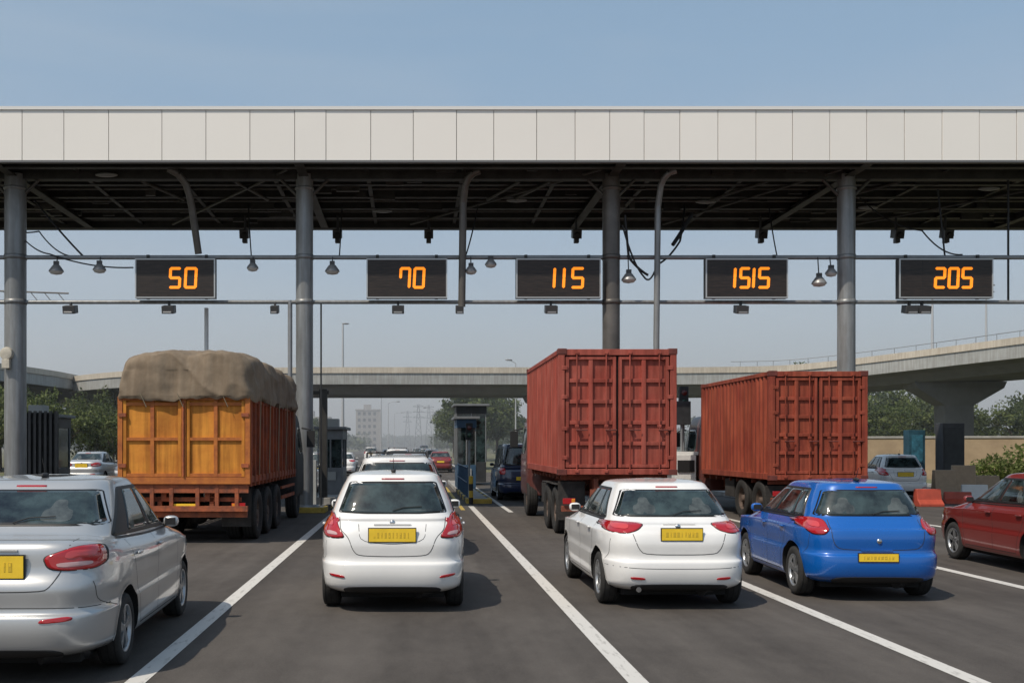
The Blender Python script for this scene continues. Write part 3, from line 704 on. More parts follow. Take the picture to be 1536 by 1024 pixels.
M_eq=mat('equipment_grey',(.06,.06,.062),.5,.2); M_lamp=mat('lamp_grey',(.26,.26,.26),.4,.3)
for x in(-5.69,-2.56,.52,5.51,11.75,16.34,18.0):
    mb=MB(); mb.cyl((x,36.1,ZB+.2),(x,36.1,9.2),.04,M_eq); mb.box((x,36.0,9.02),(.30,.42,.30),M_eq,Matrix.Rotation(.25,3,'X')); mb.cyl((x,35.8,8.95),(x,35.7,8.90),.1,M_dark)
    mb.box((x,36.05,8.80),(.16,.2,.16),M_eq)
    mb.obj('cctv_camera',bevel=.01)
for x in(-9.71,-6.92,-3.92,-.43,1.31,3.9,9.28,14.06,14.42):
    mb=MB(); w=.34 if x not in(-3.92,1.31) else .22
    mb.bb(x-.03,x+.03,30.2,30.3,5.8,5.95,M_eq); mb.box((x,30.2,5.73),(w,.35,.22),M_eq,Matrix.Rotation(.2,3,'X')); mb.box((x,30.02,5.62),(w*.7,.1,.05),M_lamp)
    mb.obj('lane_sensor',bevel=.01)
for x,z,s in((-2.29,6.81,1),(-4.54,6.9,.8),(1.63,6.81,.8),(2.19,7.0,.8),(6.09,6.57,1),(11.47,6.47,1),(11.81,6.75,.8),(-10.09,6.81,1),(-8.87,6.85,.9)):
    mb=MB(); mb.cyl((x,30.15,z+.1),(x,30.25,7.22),.018,M_eq,n=6)
    mb.lathe((x,30.15,z),'z',[(.18*s,.03),(.16*s,.10*s),(.02,.2*s),(-.02,.21*s)],M_lamp,20)
    mb.lathe((x,30.15,z),'z',[(-.02,.20*s),(-.08,.15*s),(-.11,.001)],mat('lamp_lens',(.62,.62,.60),.2),20)
    mb.bb(x-.07,x+.07,30.1,30.2,z+.16*s,z+.28*s,M_eq)
    mb.obj('hanging_floodlight',bevel=.004)
mb=MB()
def cable(pts,r=.018,sag=.25,n=10):
    q=[]
    for a,b in zip(pts[:-1],pts[1:]):
        for k in range(n):
            t=k/n; q.append(tuple(a[i]+(b[i]-a[i])*t-(sag*4*t*(1-t) if i==2 else 0) for i in range(3)))
    q.append(pts[-1]); mb.tube(q,r,M_dark,6)
cable([(-11.2,30.3,7.9),(-10.3,30.2,7.3),(-7.9,30.1,6.9)],.02,.12)
cable([(-12.5,31,8.4),(-10.7,30.5,8.0),(-9.7,30.3,7.25)],.02,.15); cable([(-11.0,31,9.0),(-9.4,30.5,7.25)],.03,.05)
cable([(6.0,30.2,8.4),(6.1,30.2,7.2),(6.65,30.2,6.7)],.035,.05); cable([(5.9,30.1,8.1),(6.5,30.1,6.65),(6.85,30.1,6.9)],.025,.2)
cable([(8.4,33,9.3),(7.6,30.4,7.7),(6.9,30.2,7.0)],.03,.1); cable([(8.1,31,8.6),(7.4,30.4,7.6)],.06,.02)
cable([(11,33,9.3),(10.4,30.5,7.3)],.02,.1); cable([(13.4,32,9.3),(14.5,30.4,8.0),(15.6,30.3,7.3)],.02,.2)
cable([(15.0,30.5,9.2),(15.1,30.3,7.25)],.025,0); cable([(2.0,33,9.3),(1.5,30.3,7.3)],.02,.1); cable([(-2.2,33,9.3),(-2.1,30.3,7.25)],.018,.1)
cable([(-5.1,33,9.3),(-4.6,30.3,7.25)],.018,.1); cable([(16.9,30.3,9.4),(16.9,30.3,5.9)],.03,0)
mb.obj('overhead_cables')

# ------------------------------------------------------------------ toll islands and booths
M_conc=mat('concrete',(.30,.29,.27),.85,var=.2,vscale=1.5,bump=.2,bscale=10)
M_kerby=mat('kerb_yellow',(.46,.32,.06),.7,var=.3,vscale=3); M_kerbk=mat('kerb_black',(.05,.05,.05),.7)
def island(x0,x1,y0,y1):
    mb=MB(); mb.bb(x0+.1,x1-.1,y0+.1,y1,0,.15,M_conc)
    y=y0;k=0
    while y<y1-.1:
        m=M_kerby if (k%2==0 and k<8) else (M_kerbk if k<8 else M_conc)
        mb.bb(x0,x0+.099,y,y+.98,0,.16,m); mb.bb(x1-.099,x1,y,y+.98,0,.16,m); y+=1.0;k+=1
    mb.bb(x0+.1,x1-.1,y0-.0,y0+.099,0,.16,M_kerby)
    mb.obj('toll_island',bevel=.015)
for a in((-3.45,-2.45,29.7,47),(1.72,2.55,34.5,53),(5.2,8.0,29.7,47),(11.5,13.1,29.7,47),(-13.4,-10.8,29.7,47),(19.6,21.2,29.7,47),(-21,-19,29.7,47)): island(*a)
M_bwall=mat('booth_panel_grey',(.17,.18,.19),.5,var=.1); M_bdark=mat('booth_panel_dark',(.03,.032,.035),.5,var=.3,vscale=3); M_bblue=mat('booth_panel_blue',(.04,.09,.16),.5)
M_cab=mat('cabinet_light_grey',(.36,.37,.36),.5)
def booth(x,y,w=.9,l=2.2,h=2.5,low=None,roof=True,name='toll_booth',ac=True):
    low=low or M_bwall; mb=MB(); z=.15
    mb.bb(x-w/2,x+w/2,y,y+l,z,z+.95,low)
    mb.bb(x-w/2+.03,x+w/2-.03,y+.03,y+l-.03,z+.95,z+h-.45,M_glass)
    for sx in(-1,1):
        for yy in(y,y+l/2-.03,y+l-.07): mb.bb(x+sx*w/2-.04,x+sx*w/2+.005,yy,yy+.07,z+.95,z+h-.45,M_bwall)
    mb.bb(x-.03,x+.03,y-.004,y+.05,z+.95,z+h-.45,M_bwall)
    mb.bb(x-w/2-.02,x+w/2+.02,y-.02,y+l+.02,z+h-.45,z+h-.1,low)
    if roof: mb.bb(x-w/2-.15,x+w/2+.15,y-.25,y+l+.15,z+h-.1,z+h,M_bwall)
    if ac: mb.bb(x-.25,x+.25,y+.5,y+1.1,z+h,z+h+.3,M_cab)
    mb.bb(x-.2,x+.2,y-.05,y-.021,z+.5,z+.8,M_cab)
    mb.obj(name,bevel=.01)
booth(-12.75,35.5,1.0,2.6,2.8,M_bdark); booth(2.15,43,.75,2.4,2.9,M_bblue,ac=False); booth(6.6,36,1.3,2.4,2.7); booth(12.3,35,1.1,2.4,2.6,M_bwall); booth(-2.95,38,.85,2.4,2.4,M_bwall)
booth(2.75,50.5,1.4,2.2,3.7,M_bdark,ac=False)
mb=MB()
for k in range(10): mb.bb(-13.1+k*.17,-13.02+k*.17,34.4,34.48,.15,3.0,M_bdark)
mb.bb(-13.15,-11.5,34.5,34.55,2.6,2.7,M_bdark); mb.bb(-13.15,-11.5,34.5,34.55,.6,.7,M_bdark); mb.bb(-13.15,-11.5,34.56,34.6,.15,2.95,M_bdark)
mb.obj('slatted_screen_fence')
mb=MB(); mb.bb(-2.78,-2.55,31.5,31.75,.15,3.55,M_beam); mb.bb(-3.3,-2.3,31.4,31.9,.14,.35,M_conc); mb.bb(-3.2,-2.84,31.2,31.5,.15,1.45,M_cab); mb.bb(-3.3,-2.5,31.55,31.7,3.4,3.5,M_beam)
mb.obj('height_gauge_post',bevel=.01)
M_by=mat('barrier_yellow',(.5,.34,.04),.5)
def gate(x,y,dirn,L=2.6):
    mb=MB(); mb.bb(x-.16,x+.16,y-.14,y+.14,.15,1.15,M_by); mb.cyl((x,y-.16,1.0),(x,y+.0,1.0),.06,M_dark)
    for k in range(6):
        a=math.radians(84); r0,r1=.2+k*L/6,.2+(k+1)*L/6
        mb.cyl((x+dirn*math.cos(a)*r0,y-.18,1.0+math.sin(a)*r0),(x+dirn*math.cos(a)*r1,y-.18,1.0+math.sin(a)*r1),.03,M_cab if k%2==0 else M_red,n=8)
    mb.obj('boom_barrier',bevel=.01)
gate(7.6,34.2,1);gate(13,45,1);gate(5.4,46,-1)
def bollard(x,y):
    mb=MB(); 
    for k in range(4): mb.cyl((x,y,.0+k*.22),(x,y,.22+k*.22),.07,M_by if k%2 else M_dark,n=12,caps=k==3)
    mb.ell((x,y,.88),(.07,.07,.04),M_by); mb.obj('bollard')
for x,y in((1.85,34.2),(5.4,29.3),(7.7,29.3),(11.7,29.3),(12.9,29.3),(-3.3,29.4)): bollard(x,y)
def signal(x,y,h=2.6):
    mb=MB(); mb.cyl((x,y,.15),(x,y,h),.04,M_steel); mb.bb(x-.13,x+.13,y-.12,y+.08,h-.1,h+.55,M_dark)
    for k,c in enumerate(('signal_green','signal_red')):
        mb.lathe((x,y-.12,h+.08+k*.28),'y',[(-.02,.001),(-.02,.085),(.0,.09)],mat(c,((.01,.05,.03),(.08,.01,.01))[k],.2),16)
    mb.obj('lane_signal',bevel=.008)
signal(2.15,41.0,2.2);signal(8.1,32.0,3.1);signal(12.9,31);signal(13.7,33,2.2)
mb=MB(); mb.bb(7.75,8.35,31.5,32.0,.15,1.6,M_white); mb.bb(7.8,8.3,31.46,31.499,1.1,1.45,M_dark); mb.bb(7.6,8.5,31.6,32.2,1.602,1.7,M_white); mb.cyl((8.0,31.8,1.7),(8.0,31.8,2.5),.04,M_steel); mb.bb(7.75,8.25,31.7,31.9,2.5,3.2,M_bdark)
mb.obj('payment_machine',bevel=.01)
mb=MB()
for k in range(12): mb.cyl((1.80,35.5+k*.9,.15),(1.80,35.5+k*.9,1.15),.025,M_bblue,n=8)
for z in(.65,1.15): mb.cyl((1.80,35.5,z),(1.80,45.4,z),.025,M_bblue,n=8)
mb.obj('guard_rail')

mb=MB(); mb.bb(20.6,21.45,41.5,42.1,.0,2.75,mat('cabinet_charcoal',(.05,.05,.055),.6,var=.2)); mb.bb(20.65,21.4,41.47,41.499,.2,2.6,M_bdark); mb.bb(20.5,21.55,41.4,42.2,0,.12,M_conc)
mb.obj('equipment_cabinet',bevel=.02)
mb=MB(); mb.bb(19.75,20.4,42.5,43.0,0,2.5,mat('teal_panel',(.02,.07,.10),.5,var=.3,vscale=4)); mb.bb(19.85,20.3,42.47,42.499,1.2,2.3,mat('teal_panel_b',(.03,.12,.17),.5,var=.5,vscale=5)); mb.obj('information_kiosk',bevel=.02)
M_br=mat('barrier_red',(.42,.07,.04),.6,var=.15); M_sand=mat('barrier_sand',(.42,.30,.2),.7,var=.1)
for i,(x,y,m,sc) in enumerate(((15.9,33.0,M_br,.7),(19.2,36.5,M_white,.7),(15.4,35.0,M_white,.7),(18.9,38,M_sand,1.3),(19.9,38.6,M_sand,1.5),(17.6,34.5,M_br,.5),(21.2,39.4,M_sand,1.0))):
    mb=MB(); vs=[];pr=[(-.28,0),(-.28,.12),(-.14,.32),(-.08,.78),(.08,.78),(.14,.32),(.28,.12),(.28,0)]
    for xx in(-.4,.4): vs+=[(xx,a,b*sc) for a,b in pr]
    n=8; mb.add(vs,[tuple(range(n-1,-1,-1)),tuple(range(n,2*n))]+[(k,(k+1)%n,(k+1)%n+n,k+n) for k in range(n)],m)
    mb.obj('traffic_barrier',(x,y,0),random.uniform(-.3,.3),.02)

# ------------------------------------------------------------------ ground and roads
mb=MB(); mb.add([(-1500,-60,0),(1500,-60,0),(1500,3000,0),(-1500,3000,0)],[(0,1,2,3)],mat('dry_grass_ground',(.17,.15,.085),.95,col2=(.09,.105,.045),vscale=.25,bump=.4,bscale=3)); mb.obj('ground')
asp=bpy.data.materials.new('asphalt'); asp.use_nodes=True; nt=asp.node_tree; B=nt.nodes['Principled BSDF']; B.inputs['Roughness'].default_value=.85; B.inputs['Specular IOR Level'].default_value=.25
tc=nt.nodes.new('ShaderNodeTexCoord')
def noisen(scale,sv,det=6):
    mp=nt.nodes.new('ShaderNodeMapping'); mp.inputs['Scale'].default_value=sv; nt.links.new(tc.outputs['Object'],mp.inputs[0])
    n=nt.nodes.new('ShaderNodeTexNoise'); n.inputs['Scale'].default_value=scale; n.inputs['Detail'].default_value=det; nt.links.new(mp.outputs[0],n.inputs['Vector']); return n
n1=noisen(1.0,(1.3,.04,1)); n2=noisen(.5,(1,1,1)); n3=noisen(70,(1,1,1),3); n5=noisen(6,(1,.4,1),6)
def mth(op,a,b):
    x=nt.nodes.new('ShaderNodeMath'); x.operation=op
    for i,v in enumerate((a,b)):
        if isinstance(v,(int,float)): x.inputs[i].default_value=v
        else: nt.links.new(v,x.inputs[i])
    return x.outputs[0]
s=mth('ADD',mth('MULTIPLY',n1.outputs[0],.55),mth('MULTIPLY',n2.outputs[0],.25)); s=mth('ADD',s,mth('MULTIPLY',n3.outputs[0],.22)); s=mth('ADD',s,mth('MULTIPLY',n5.outputs[0],.18))
r=nt.nodes.new('ShaderNodeValToRGB'); r.color_ramp.elements[0].position=.46; r.color_ramp.elements[1].position=.72
r.color_ramp.elements[0].color=(.050,.0435,.0390,1); r.color_ramp.elements[1].color=(.105,.093,.083,1)
nt.links.new(s,r.inputs[0]); nt.links.new(r.outputs[0],B.inputs['Base Color'])
bp=nt.nodes.new('ShaderNodeBump'); bp.inputs['Strength'].default_value=.6; bp.inputs['Distance'].default_value=.006; n4=noisen(130,(1,1,1),2); nt.links.new(n4.outputs[0],bp.inputs['Height']); nt.links.new(bp.outputs[0],B.inputs['Normal'])
mb=MB(); mb.add([(-34,-30,.006),(23.5,-30,.006),(23.5,50,.006),(-34,50,.006)],[(0,1,2,3)],asp); mb.add([(-19,50,.006),(23.5,50,.006),(23.5,75,.006),(-19,75,.006)],[(0,1,2,3)],asp); mb.obj('toll_plaza_road')
mb=MB(); mb.add([(-19,75,.006),(4.2,75,.006),(4.2,1800,.006),(-19,1800,.006)],[(0,1,2,3)],asp); mb.obj('highway_road')
M_line=mat('road_marking_white',(.30,.285,.26),.8,col2=(.56,.54,.505),vscale=6,stretch=(3,.6,1),contrast=(.30,.46))
mb=MB()
def line(x,y0,y1,w=.165,m=M_line): mb.add([(x-w/2,y0,.0105),(x+w/2,y0,.0105),(x+w/2,y1,.0105),(x-w/2,y1,.0105)],[(0,1,2,3)],m)
line(-2.2,-5,29.0);line(1.78,-5,33);line(4.48,-5,29);line(8.05,-5,29);line(-6.9,-5,29);line(12.2,-5,28); line(2.75,30,48,.14); line(1.45,31,48,.12,M_kerby)
for x in(-9.4,-4.9,-.4):
    y=50
    while y<600: line(x,y,y+4,.15); y+=9
line(-13.6,75,1500);line(3.8,75,1500)
mb.obj('road_markings')
mb=MB(); mb.bb(23.5,23.8,-20,75,0,.14,M_conc); mb.bb(-34.3,-34,-20,50,0,.14,M_conc); mb.bb(-19.3,-19,50,200,0,.14,M_conc); mb.obj('kerbs',bevel=.01)
M_earth=mat('sandy_retaining_wall',(.36,.27,.17),.9,col2=(.26,.19,.12),vscale=.8,bump=.4,bscale=4)
mb=MB(); 
pts=[(24,62),(34,58),(60,52)]
for (a,b) in zip(pts[:-1],pts[1:]):
    nx=Vector((b[0]-a[0],b[1]-a[1],0)).normalized(); k=Vector((-nx.y,nx.x,0))*.35
    v=[(a[0],a[1],0),(b[0],b[1],0),(b[0]+k.x,b[1]+k.y,0),(a[0]+k.x,a[1]+k.y,0)]; mb.add(v+[(q[0],q[1],2.3) for q in v],[(0,1,5,4),(1,2,6,5),(2,3,7,6),(3,0,4,7),(4,5,6,7)],M_earth)
    v=[(q[0]+(0 if i<2 else k.x*.3),q[1]-(.06 if i<2 else 0),2.303) for i,q in enumerate(v)]; mb.add(v+[(q[0],q[1],2.42) for q in v],[(0,1,5,4),(1,2,6,5),(2,3,7,6),(3,0,4,7),(4,5,6,7),(3,2,1,0)],M_conc)
mb.obj('retaining_wall')

# ------------------------------------------------------------------ flyover
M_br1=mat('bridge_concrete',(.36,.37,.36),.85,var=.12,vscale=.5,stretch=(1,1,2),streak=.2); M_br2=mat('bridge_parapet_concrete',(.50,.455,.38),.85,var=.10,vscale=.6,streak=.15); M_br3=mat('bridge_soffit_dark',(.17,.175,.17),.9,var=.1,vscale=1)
def spline(pts,k=12):
    out=[]; n=len(pts)
    for i in range(n-1):
        p0=pts[max(0,i-1)];p1=pts[i];p2=pts[i+1];p3=pts[min(n-1,i+2)]
        for j in range(k):
            t=j/k; out.append(tuple(.5*((2*p1[c])+(-p0[c]+p2[c])*t+(2*p0[c]-5*p1[c]+4*p2[c]-p3[c])*t*t+(-p0[c]+3*p1[c]-3*p2[c]+p3[c])*t**3) for c in range(2)))
    out.append(pts[-1]); return out
def deck(pts,name,piers,rise=None,rail=True):
    P=spline(pts); mb=MB(); rise=rise or (lambda x,y:0)
    def sweep(prof,m,sm=False):
        vs=[];n=len(prof)
        for i,p in enumerate(P):
            a=P[max(0,i-1)];b=P[min(len(P)-1,i+1)]; d=Vector((b[0]-a[0],b[1]-a[1])).normalized(); nn=Vector((-d.y,d.x)); z=rise(*p)
            for u,zz in prof: vs.append((p[0]+nn.x*u,p[1]+nn.y*u,zz+z))
        fs=[]
        for i in range(len(P)-1):
            for k in range(n): fs.append((i*n+k,i*n+(k+1)%n,(i+1)*n+(k+1)%n,(i+1)*n+k))
        fs.append(tuple(range(n))); fs.append(tuple((len(P)-1)*n+k for k in range(n-1,-1,-1)))
        mb.add(vs,fs,m,sm)
    sweep([(-4.7,6.9),(-4.7,6.75),(-3.6,6.5),(-3.0,5.95),(3.0,5.95),(3.6,6.5),(4.7,6.75),(4.7,6.9)],M_br3)
    for s in(-1,1):
        sweep([(s*4.7,6.62),(s*5.0,6.62),(s*5.0,7.45),(s*4.7,7.45)],M_br1)
        sweep([(s*4.72,7.452),(s*5.08,7.452),(s*5.06,7.9),(s*4.74,7.9)],M_br2)
        if rail:
            for i in range(0,len(P)-1):
                if P[i][0]<24: continue
                def q_(i):
                    a=P[max(0,i-1)];b=P[min(len(P)-1,i+1)]; d=Vector((b[0]-a[0],b[1]-a[1])).normalized(); nn=Vector((-d.y,d.x)); return (P[i][0]+nn.x*s*4.9,P[i][1]+nn.y*s*4.9,rise(*P[i]))
                q=q_(i);q2=q_(i+1)
                mb.cyl((q[0],q[1],8.28+q[2]),(q2[0],q2[1],8.28+q2[2]),.025,M_steel,n=5)
                if i%2==0: mb.cyl((q[0],q[1],7.85+q[2]),(q[0],q[1],8.27+q[2]),.02,M_steel,n=6)
    for (x,y) in piers:
        z=rise(x,y)
        mb.add([(x-3.2,y-1,5.95+z),(x+3.2,y-1,5.95+z),(x+3.2,y+1,5.95+z),(x-3.2,y+1,5.95+z),(x-3.0,y-1,5.5+z),(x+3.0,y-1,5.5+z),(x+3.0,y+1,5.5+z),(x-3.0,y+1,5.5+z),(x-1,y-.8,4.3+z),(x+1,y-.8,4.3+z),(x+1,y+.8,4.3+z),(x-1,y+.8,4.3+z)],
            [(0,1,5,4),(1,2,6,5),(2,3,7,6),(3,0,4,7),(4,5,9,8),(5,6,10,9),(6,7,11,10),(7,4,8,11)],M_br3)
        mb.bb(x-1,x+1,y-.8,y+.8,0,4.3+z,M_br3)
    mb.obj(name)
def ri(x,y): t=max(0,min(1,(x-28)/18)); return .9*t*t*(3-2*t)-.15
deck([(-30,104),(-26,95),(-18,87),(-8,85),(5,85),(20,85),(30,82.5),(38,75),(42.5,65),(45,50),(46,25),(46,-5)],'flyover_bridge',[(-11.5,85),(12,85),(27,83.5),(38,75),(42.6,65),(46,40)],ri)
deck([(-70,38),(-50,60),(-38.5,72),(-34.2,84),(-33.6,104),(-31,130),(-22,165)],'flyover_ramp',[(-44,66),(-34,92),(-33.0,112)],rail=False)
M_pole=mat('lamp_post_hazed',(.42,.43,.44),.5)  # paled base colour stands in for haze on the distant posts
def street_lamp(x,y,z0,h,arm=1.5,r=.09,name='street_lamp',dirn=1):
    mb=MB(); mb.cyl((0,0,0),(0,0,h),r,M_pole,r*.5,10); mb.tube([(0,0,h),(dirn*arm*.5,0,h+.25),(dirn*arm,0,h+.3)],r*.45,M_pole,8)
    mb.ell((dirn*(arm+.25),0,h+.3),(.35,.13,.08),M_lamp,12,8); mb.obj(name,(x,y,z0))
street_lamp(36.5,75,6.9,5.4,.05,.12); street_lamp(37.6,70,6.9,5.2,.0,.09);street_lamp(39.2,73,6.9,5.2,.0,.09);street_lamp(-6.6,100,0,13,.0,.16); street_lamp(9.6,100,0,9.6,-.9,dirn=1)
street_lamp(-4.2,140,0,9,1.4);street_lamp(-4.2,180,0,9,1.4);street_lamp(3.9,210,0,9,1.4,dirn=-1);street_lamp(-4.2,240,0,9,1.4)
def pylon(x,y,h):
    mb=MB(); m=mat('pylon_steel',(.20,.21,.22),.7); b=h*.09
    L=8
    for sx in(-1,1):
        for sy in(-1,1): mb.cyl((sx*b,sy*b,0),(sx*.25,sy*.25,h),.12,m,n=5)
    for k in range(L):
        z0,z1=h*k/L,h*(k+1)/L; w0,w1=b+( .25-b)*k/L,b+(.25-b)*(k+1)/L
        for sy in(-1,1):
            mb.cyl((-w0,sy*w0,z0),(w1,sy*w1,z1),.06,m,n=4); mb.cyl((w0,sy*w0,z0),(-w1,sy*w1,z1),.06,m,n=4)
    for z in(.72,.84,.96): mb.cyl((-h*.12,0,h*z),(h*.12,0,h*z),.12,m,n=5); mb.cyl((-h*.12,0,h*z),(0,0,h*(z+.05)),.06,m,n=4); mb.cyl((h*.12,0,h*z),(0,0,h*(z+.05)),.06,m,n=4)
    mb.obj('electricity_pylon',(x,y,0))
pylon(2,420,18);pylon(7,480,20);pylon(-3,560,20);pylon(12,390,16)
# distant buildings beyond the toll plaza
M_bld=mat('distant_building_wall',(.30,.28,.26),.8,var=.1,vscale=.1); M_bw=mat('distant_building_window',(.05,.06,.07),.2)
for bx,by,bw,bd,bh in((-42,430,16,12,13),(-22,520,12,12,19),(22,470,18,14,15),(38,520,12,12,24),(60,480,26,14,12),(-70,470,24,14,11)):
    mb=MB(); mb.bb(-bw/2,bw/2,0,bd,0,bh,M_bld); mb.bb(-bw/2-.3,bw/2+.3,-.3,bd+.3,bh,bh+.6,M_bld); mb.bb(-bw*.2,bw*.1,bd*.3,bd*.7,bh+.6,bh+3,M_bld)
    z=1.2
    while z<bh-2:
        x=-bw/2+1
        while x<bw/2-1.6: mb.bb(x,x+1.3,-.05,.02,z,z+1.5,M_bw); x+=2.5
        z+=3.1
    mb.obj('distant_apartment_building',(bx,by,0))

# ------------------------------------------------------------------ trees
def leafmat(n,c):
    m=mat(n,c,.7,var=.35,vscale=1.2,spec=.3); nt=m.node_tree; b=nt.nodes['Principled BSDF']; o=nt.nodes['Material Output']
    t=nt.nodes.new('ShaderNodeBsdfTranslucent'); src=b.inputs['Base Color'].links[0].from_socket; nt.links.new(src,t.inputs[0])
    mx=nt.nodes.new('ShaderNodeMixShader'); mx.inputs[0].default_value=.42; nt.links.new(b.outputs[0],mx.inputs[1]); nt.links.new(t.outputs[0],mx.inputs[2]); nt.links.new(mx.outputs[0],o.inputs[0]); return m
G1=leafmat('foliage_dark',(.055,.075,.026)); G2=leafmat('foliage_mid',(.095,.125,.040)); G3=leafmat('foliage_light',(.15,.18,.06))
H1=leafmat('far_foliage_dark_hazed',(.07,.09,.045)); H2=leafmat('far_foliage_light_hazed',(.12,.145,.07))  # greyer, paler greens: distance haze mixed into the leaf colour
M_bark=mat('bark',(.09,.065,.045),.9,var=.3)
def crown(mb,c,R,ncl,nl,ls,mats,cl=.28):
    c=np.array(c); R=np.array(R)
    for i in range(ncl):
        d=rng.normal(size=3); d/=np.linalg.norm(d); rad=rng.uniform(.35,1.0)**.6
        cc=c+d*R*rad*np.array([1,1,1 if d[2]>0 else .75])
        cr=R.mean()*cl*rng.uniform(.6,1.3)
        p=rng.normal(size=(nl,3)); p/=np.linalg.norm(p,axis=1)[:,None]; p=cc+p*cr*rng.uniform(.4,1.05,size=(nl,1))*np.array([1,1,.75])
        u=rng.normal(size=(nl,3)); u/=np.linalg.norm(u,axis=1)[:,None]; w=rng.normal(size=(nl,3)); w-= (w*u).sum(1)[:,None]*u; w/=np.linalg.norm(w,axis=1)[:,None]
        s=ls*rng.uniform(.6,1.3,size=(nl,1)); 
        a=p-u*s; b=p+w*s*.55; e=p+u*s; f=p-w*s*.55
        vs=np.stack([a,b,e,f],1).reshape(-1,3).tolist()
        m=mats[int(rng.choice(3,p=[.35,.4,.25]))] if len(mats)==3 else mats[i%len(mats)]
        mb.add(vs,[(4*k,4*k+1,4*k+2,4*k+3) for k in range(nl)],m)
def tree_mesh(name,h,R,mats,ncl=70,nl=45,ls=.22):
    mb=MB(); t=h*.3
    mb.cyl((0,0,0),(0,0,t),h*.028,M_bark,h*.02,10)
    for k in range(7):
        a=k*2.4; e=(math.cos(a)*R*.6,math.sin(a)*R*.6,h*random.uniform(.55,.85)); mid=(e[0]*.4,e[1]*.4,(t+e[2])/2)
        mb.cyl((0,0,t*.9),mid,h*.014,M_bark,h*.009,7); mb.cyl(mid,e,h*.009,M_bark,h*.003,6)
    crown(mb,(0,0,h*.6),(R,R,h*.4),ncl,nl,ls,mats)
    return mb.mesh(name)
T1=tree_mesh('broadleaf_tree',7,3.2,[G1,G2,G3],90,60,.16); T2=tree_mesh('broadleaf_tree_b',6,2.8,[G1,G2,G3],80,60,.15); T3=tree_mesh('broadleaf_tree_c',8,3.6,[G1,G2,G3],95,55,.2)
def bush_mesh(name,R,h,mats): 
    mb=MB(); 
    for k in range(8): mb.cyl((0,0,0),(math.cos(k)*R*.5,math.sin(k)*R*.5,h*.6),.03,M_bark,.01,5)
    crown(mb,(0,0,h*.5),(R,R,h*.5),45,60,.10,mats,.35); return mb.mesh(name)
B1=bush_mesh('shrub',1.6,1.9,[G2,G3,leafmat('foliage_lime',(.17,.21,.06))])
def inst(me,name,x,y,s=1,z=0): place(me,name,(x,y,z),random.uniform(0,6.28),scale=(s*random.uniform(.9,1.1),s*random.uniform(.9,1.1),s))
for x,y,s in((-23.5,72,.72),(-20.8,74,.62),(-25.8,73,.8),(-22.2,80,.78),(-28.5,76,.85),(-31,80,.9),(-19.9,90,.75),(-26,86,.9),(-35,85,1),(-24,98,.9),(-29,110,.9)): inst(T1 if s>.75 else T2,'broadleaf_tree',x,y,s*(1.1 if s<=.75 else 1))
for x,y,s in((6.6,128,1.14),(9.0,134,1.05),(8.5,150,1.1),(11,140,1.1),(6.3,165,1.0)): inst(T3,'broadleaf_tree',x,y,s)
for x,y,s in((-19.5,150,.8),(-16.5,158,.75),(-21,165,.9),(-17.5,185,.8)): inst(T3,'broadleaf_tree',x,y,s)
for x,y,s in((46,122,1.55),(48.5,124,1.45),(51,120,1.3),(37,98,.85),(42,97,.9),(46,100,.95),(51,99,.9),(55,97,.9),(60,101,1),(40,106,.95),(57,92,.8),(64,95,1),(33,100,.85),(49,106,1),(44,110,1),(36,110,1.05),(54,108,1.0)): inst(T2 if s<1 else T1,'broadleaf_tree',x,y,s*1.08 if s<1.2 else s)
for x,y,s in((26.0,47,.75),(27.6,46.5,1.05),(29.3,47.5,.9),(36,52,.9),(30.5,69,1.2),(38.5,66,1.4),(42,66,1.5),(34,70,1.3)): inst(B1,'shrub',x,y,s)
mb=MB()
for side in(-1,1):
    y=190
    while y<900:
        x=(-23 if side<0 else 11)+side*random.uniform(0,14); hgt=random.uniform(5,9)
        crown(mb,(x,y,hgt*.5),(3.6,3.6,hgt*.5),14,26,.5,[H1,H2],.5); y+=5+y*.02
for k in range(280):
    x=random.uniform(-330,420); y=random.uniform(240,420)
    if -22<x<9: continue
    hgt=random.uniform(6,11); crown(mb,(x,y,hgt*.5),(6,5,hgt*.5),9,22,.9,[H1,H2],.5)
for k in range(60):
    x=random.uniform(-60,60); y=random.uniform(900,1000); crown(mb,(x,y,5),(9,5,5.5),8,20,1.6,[H1,H2],.5)
mb.obj('distant_tree_line')
mb=MB(); mb.cyl((-30.5,78,0),(-30.5,78,14),.14,M_colb); 
for z in(12.6,13.3): mb.cyl((-34,78,z),(-25.2,78,z-.3),.06,M_colb,n=6)
for k in range(9): mb.cyl((-34+k,78,13.3-.033*k),(-33.4+k,78,12.57-.033*k),.03,M_colb,n=5)
mb.obj('lattice_sign_gantry')

# ------------------------------------------------------------------ summer haze: a real thin scattering layer over the land beyond the plaza
hm_=bpy.data.materials.new('haze_air'); hm_.use_nodes=True; nt=hm_.node_tree; nt.nodes.remove(nt.nodes['Principled BSDF'])
vsn=nt.nodes.new('ShaderNodeVolumeScatter'); vsn.inputs['Color'].default_value=(.92,.95,1,1); vsn.inputs['Density'].default_value=.0016; vsn.inputs['Anisotropy'].default_value=.15
nt.links.new(vsn.outputs[0],nt.nodes['Material Output'].inputs['Volume'])
mb=MB(); mb.bb(-900,900,56,1700,-1,55,hm_); mb.obj('haze_layer')

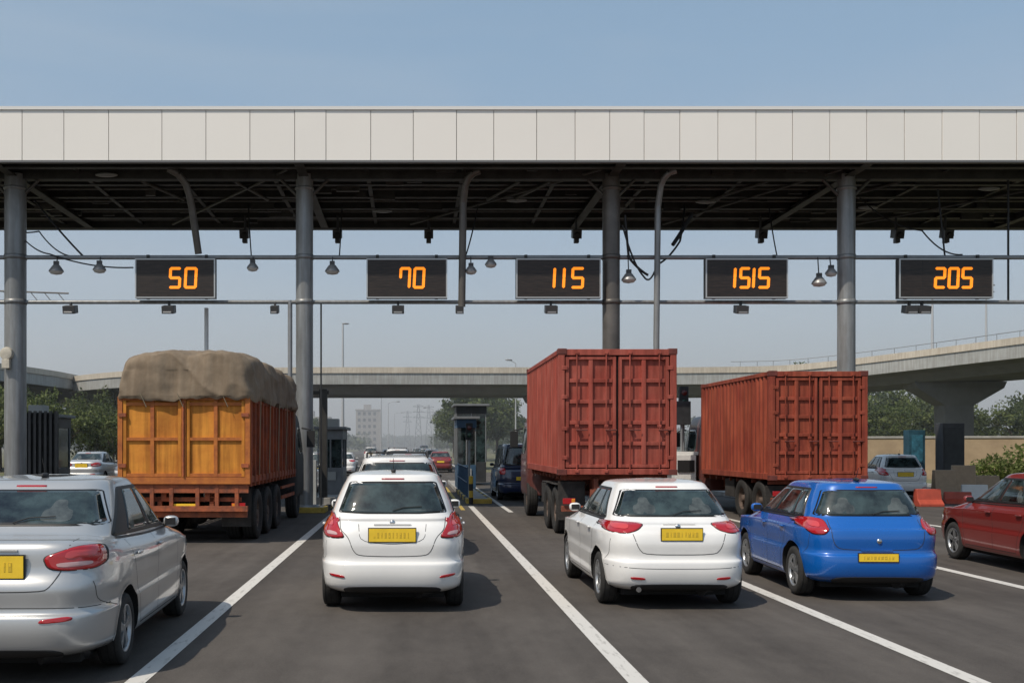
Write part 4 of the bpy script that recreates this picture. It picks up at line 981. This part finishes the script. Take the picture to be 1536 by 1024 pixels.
# ------------------------------------------------------------------ light, world, camera
dirn=Vector((.52,.50,-1.0)).normalized()
sl=bpy.data.lights.new('sun','SUN'); sl.energy=3.5; sl.angle=math.radians(.5); sl.color=(1,.91,.78)
so=bpy.data.objects.new('sun',sl); scene.collection.objects.link(so); so.rotation_euler=dirn.to_track_quat('-Z','Y').to_euler()
w=bpy.data.worlds.new('World'); scene.world=w; w.use_nodes=True; nt=w.node_tree
bg=nt.nodes['Background']; sky=nt.nodes.new('ShaderNodeTexSky'); sky.sky_type='NISHITA'; sky.sun_disc=False
sky.sun_elevation=math.asin(-dirn.z); sky.sun_rotation=math.atan2(-dirn.x,-dirn.y); sky.dust_density=3; sky.air_density=1.0; sky.ozone_density=1.0; sky.altitude=50
bg.inputs[1].default_value=.13
tc=nt.nodes.new('ShaderNodeTexCoord')
sp=nt.nodes.new('ShaderNodeSeparateXYZ'); nt.links.new(tc.outputs['Generated'],sp.inputs[0])
hz=nt.nodes.new('ShaderNodeValToRGB'); e=hz.color_ramp.elements; e[0].position=0.0; e[0].color=(.42,.46,.52,1); e[1].position=.33; e[1].color=(.245,.375,.50,1)
e2=e.new(1.0); e2.color=(.18,.29,.41,1); nt.links.new(sp.outputs[2],hz.inputs[0])
hm=nt.nodes.new('ShaderNodeMix'); hm.data_type='RGBA'; hm.blend_type='MULTIPLY'; hm.inputs['Factor'].default_value=1; hm.inputs['B'].default_value=(10,10,10,1); hm.clamp_result=False
nt.links.new(hz.outputs[0],hm.inputs['A'])
mh=nt.nodes.new('ShaderNodeMix'); mh.data_type='RGBA'; mh.inputs['Factor'].default_value=.55; nt.links.new(sky.outputs[0],mh.inputs['A']); nt.links.new(hm.outputs['Result'],mh.inputs['B'])
mp=nt.nodes.new('ShaderNodeMapping'); mp.inputs['Scale'].default_value=(1.2,1.2,6); mp.inputs['Rotation'].default_value=(0,.15,0)
nt.links.new(tc.outputs['Generated'],mp.inputs[0]); n=nt.nodes.new('ShaderNodeTexNoise'); n.inputs['Scale'].default_value=1.4; n.inputs['Detail'].default_value=7; n.inputs['Distortion'].default_value=.4
nt.links.new(mp.outputs[0],n.inputs['Vector']); rp=nt.nodes.new('ShaderNodeValToRGB'); rp.color_ramp.elements[0].position=.45; rp.color_ramp.elements[1].position=.85; rp.color_ramp.elements[1].color=(.4,.4,.4,1)
nt.links.new(n.outputs[0],rp.inputs[0]); mx=nt.nodes.new('ShaderNodeMix'); mx.data_type='RGBA'
nt.links.new(rp.outputs[0],mx.inputs['Factor']); nt.links.new(mh.outputs['Result'],mx.inputs['A']); mx.inputs['B'].default_value=(3.9,4.3,4.7,1)
nt.links.new(mx.outputs['Result'],bg.inputs[0])
scene.view_settings.view_transform='Standard'; scene.view_settings.look='None'; scene.view_settings.exposure=0
cam=bpy.data.cameras.new('camera'); co=bpy.data.objects.new('camera',cam); scene.collection.objects.link(co)
co.location=(0,0,1.88); co.rotation_euler=(math.radians(90),0,0); cam.lens=37.5; cam.sensor_width=36; cam.shift_x=.0964; cam.shift_y=.1016; cam.clip_end=5000; cam.clip_start=.1
scene.camera=co
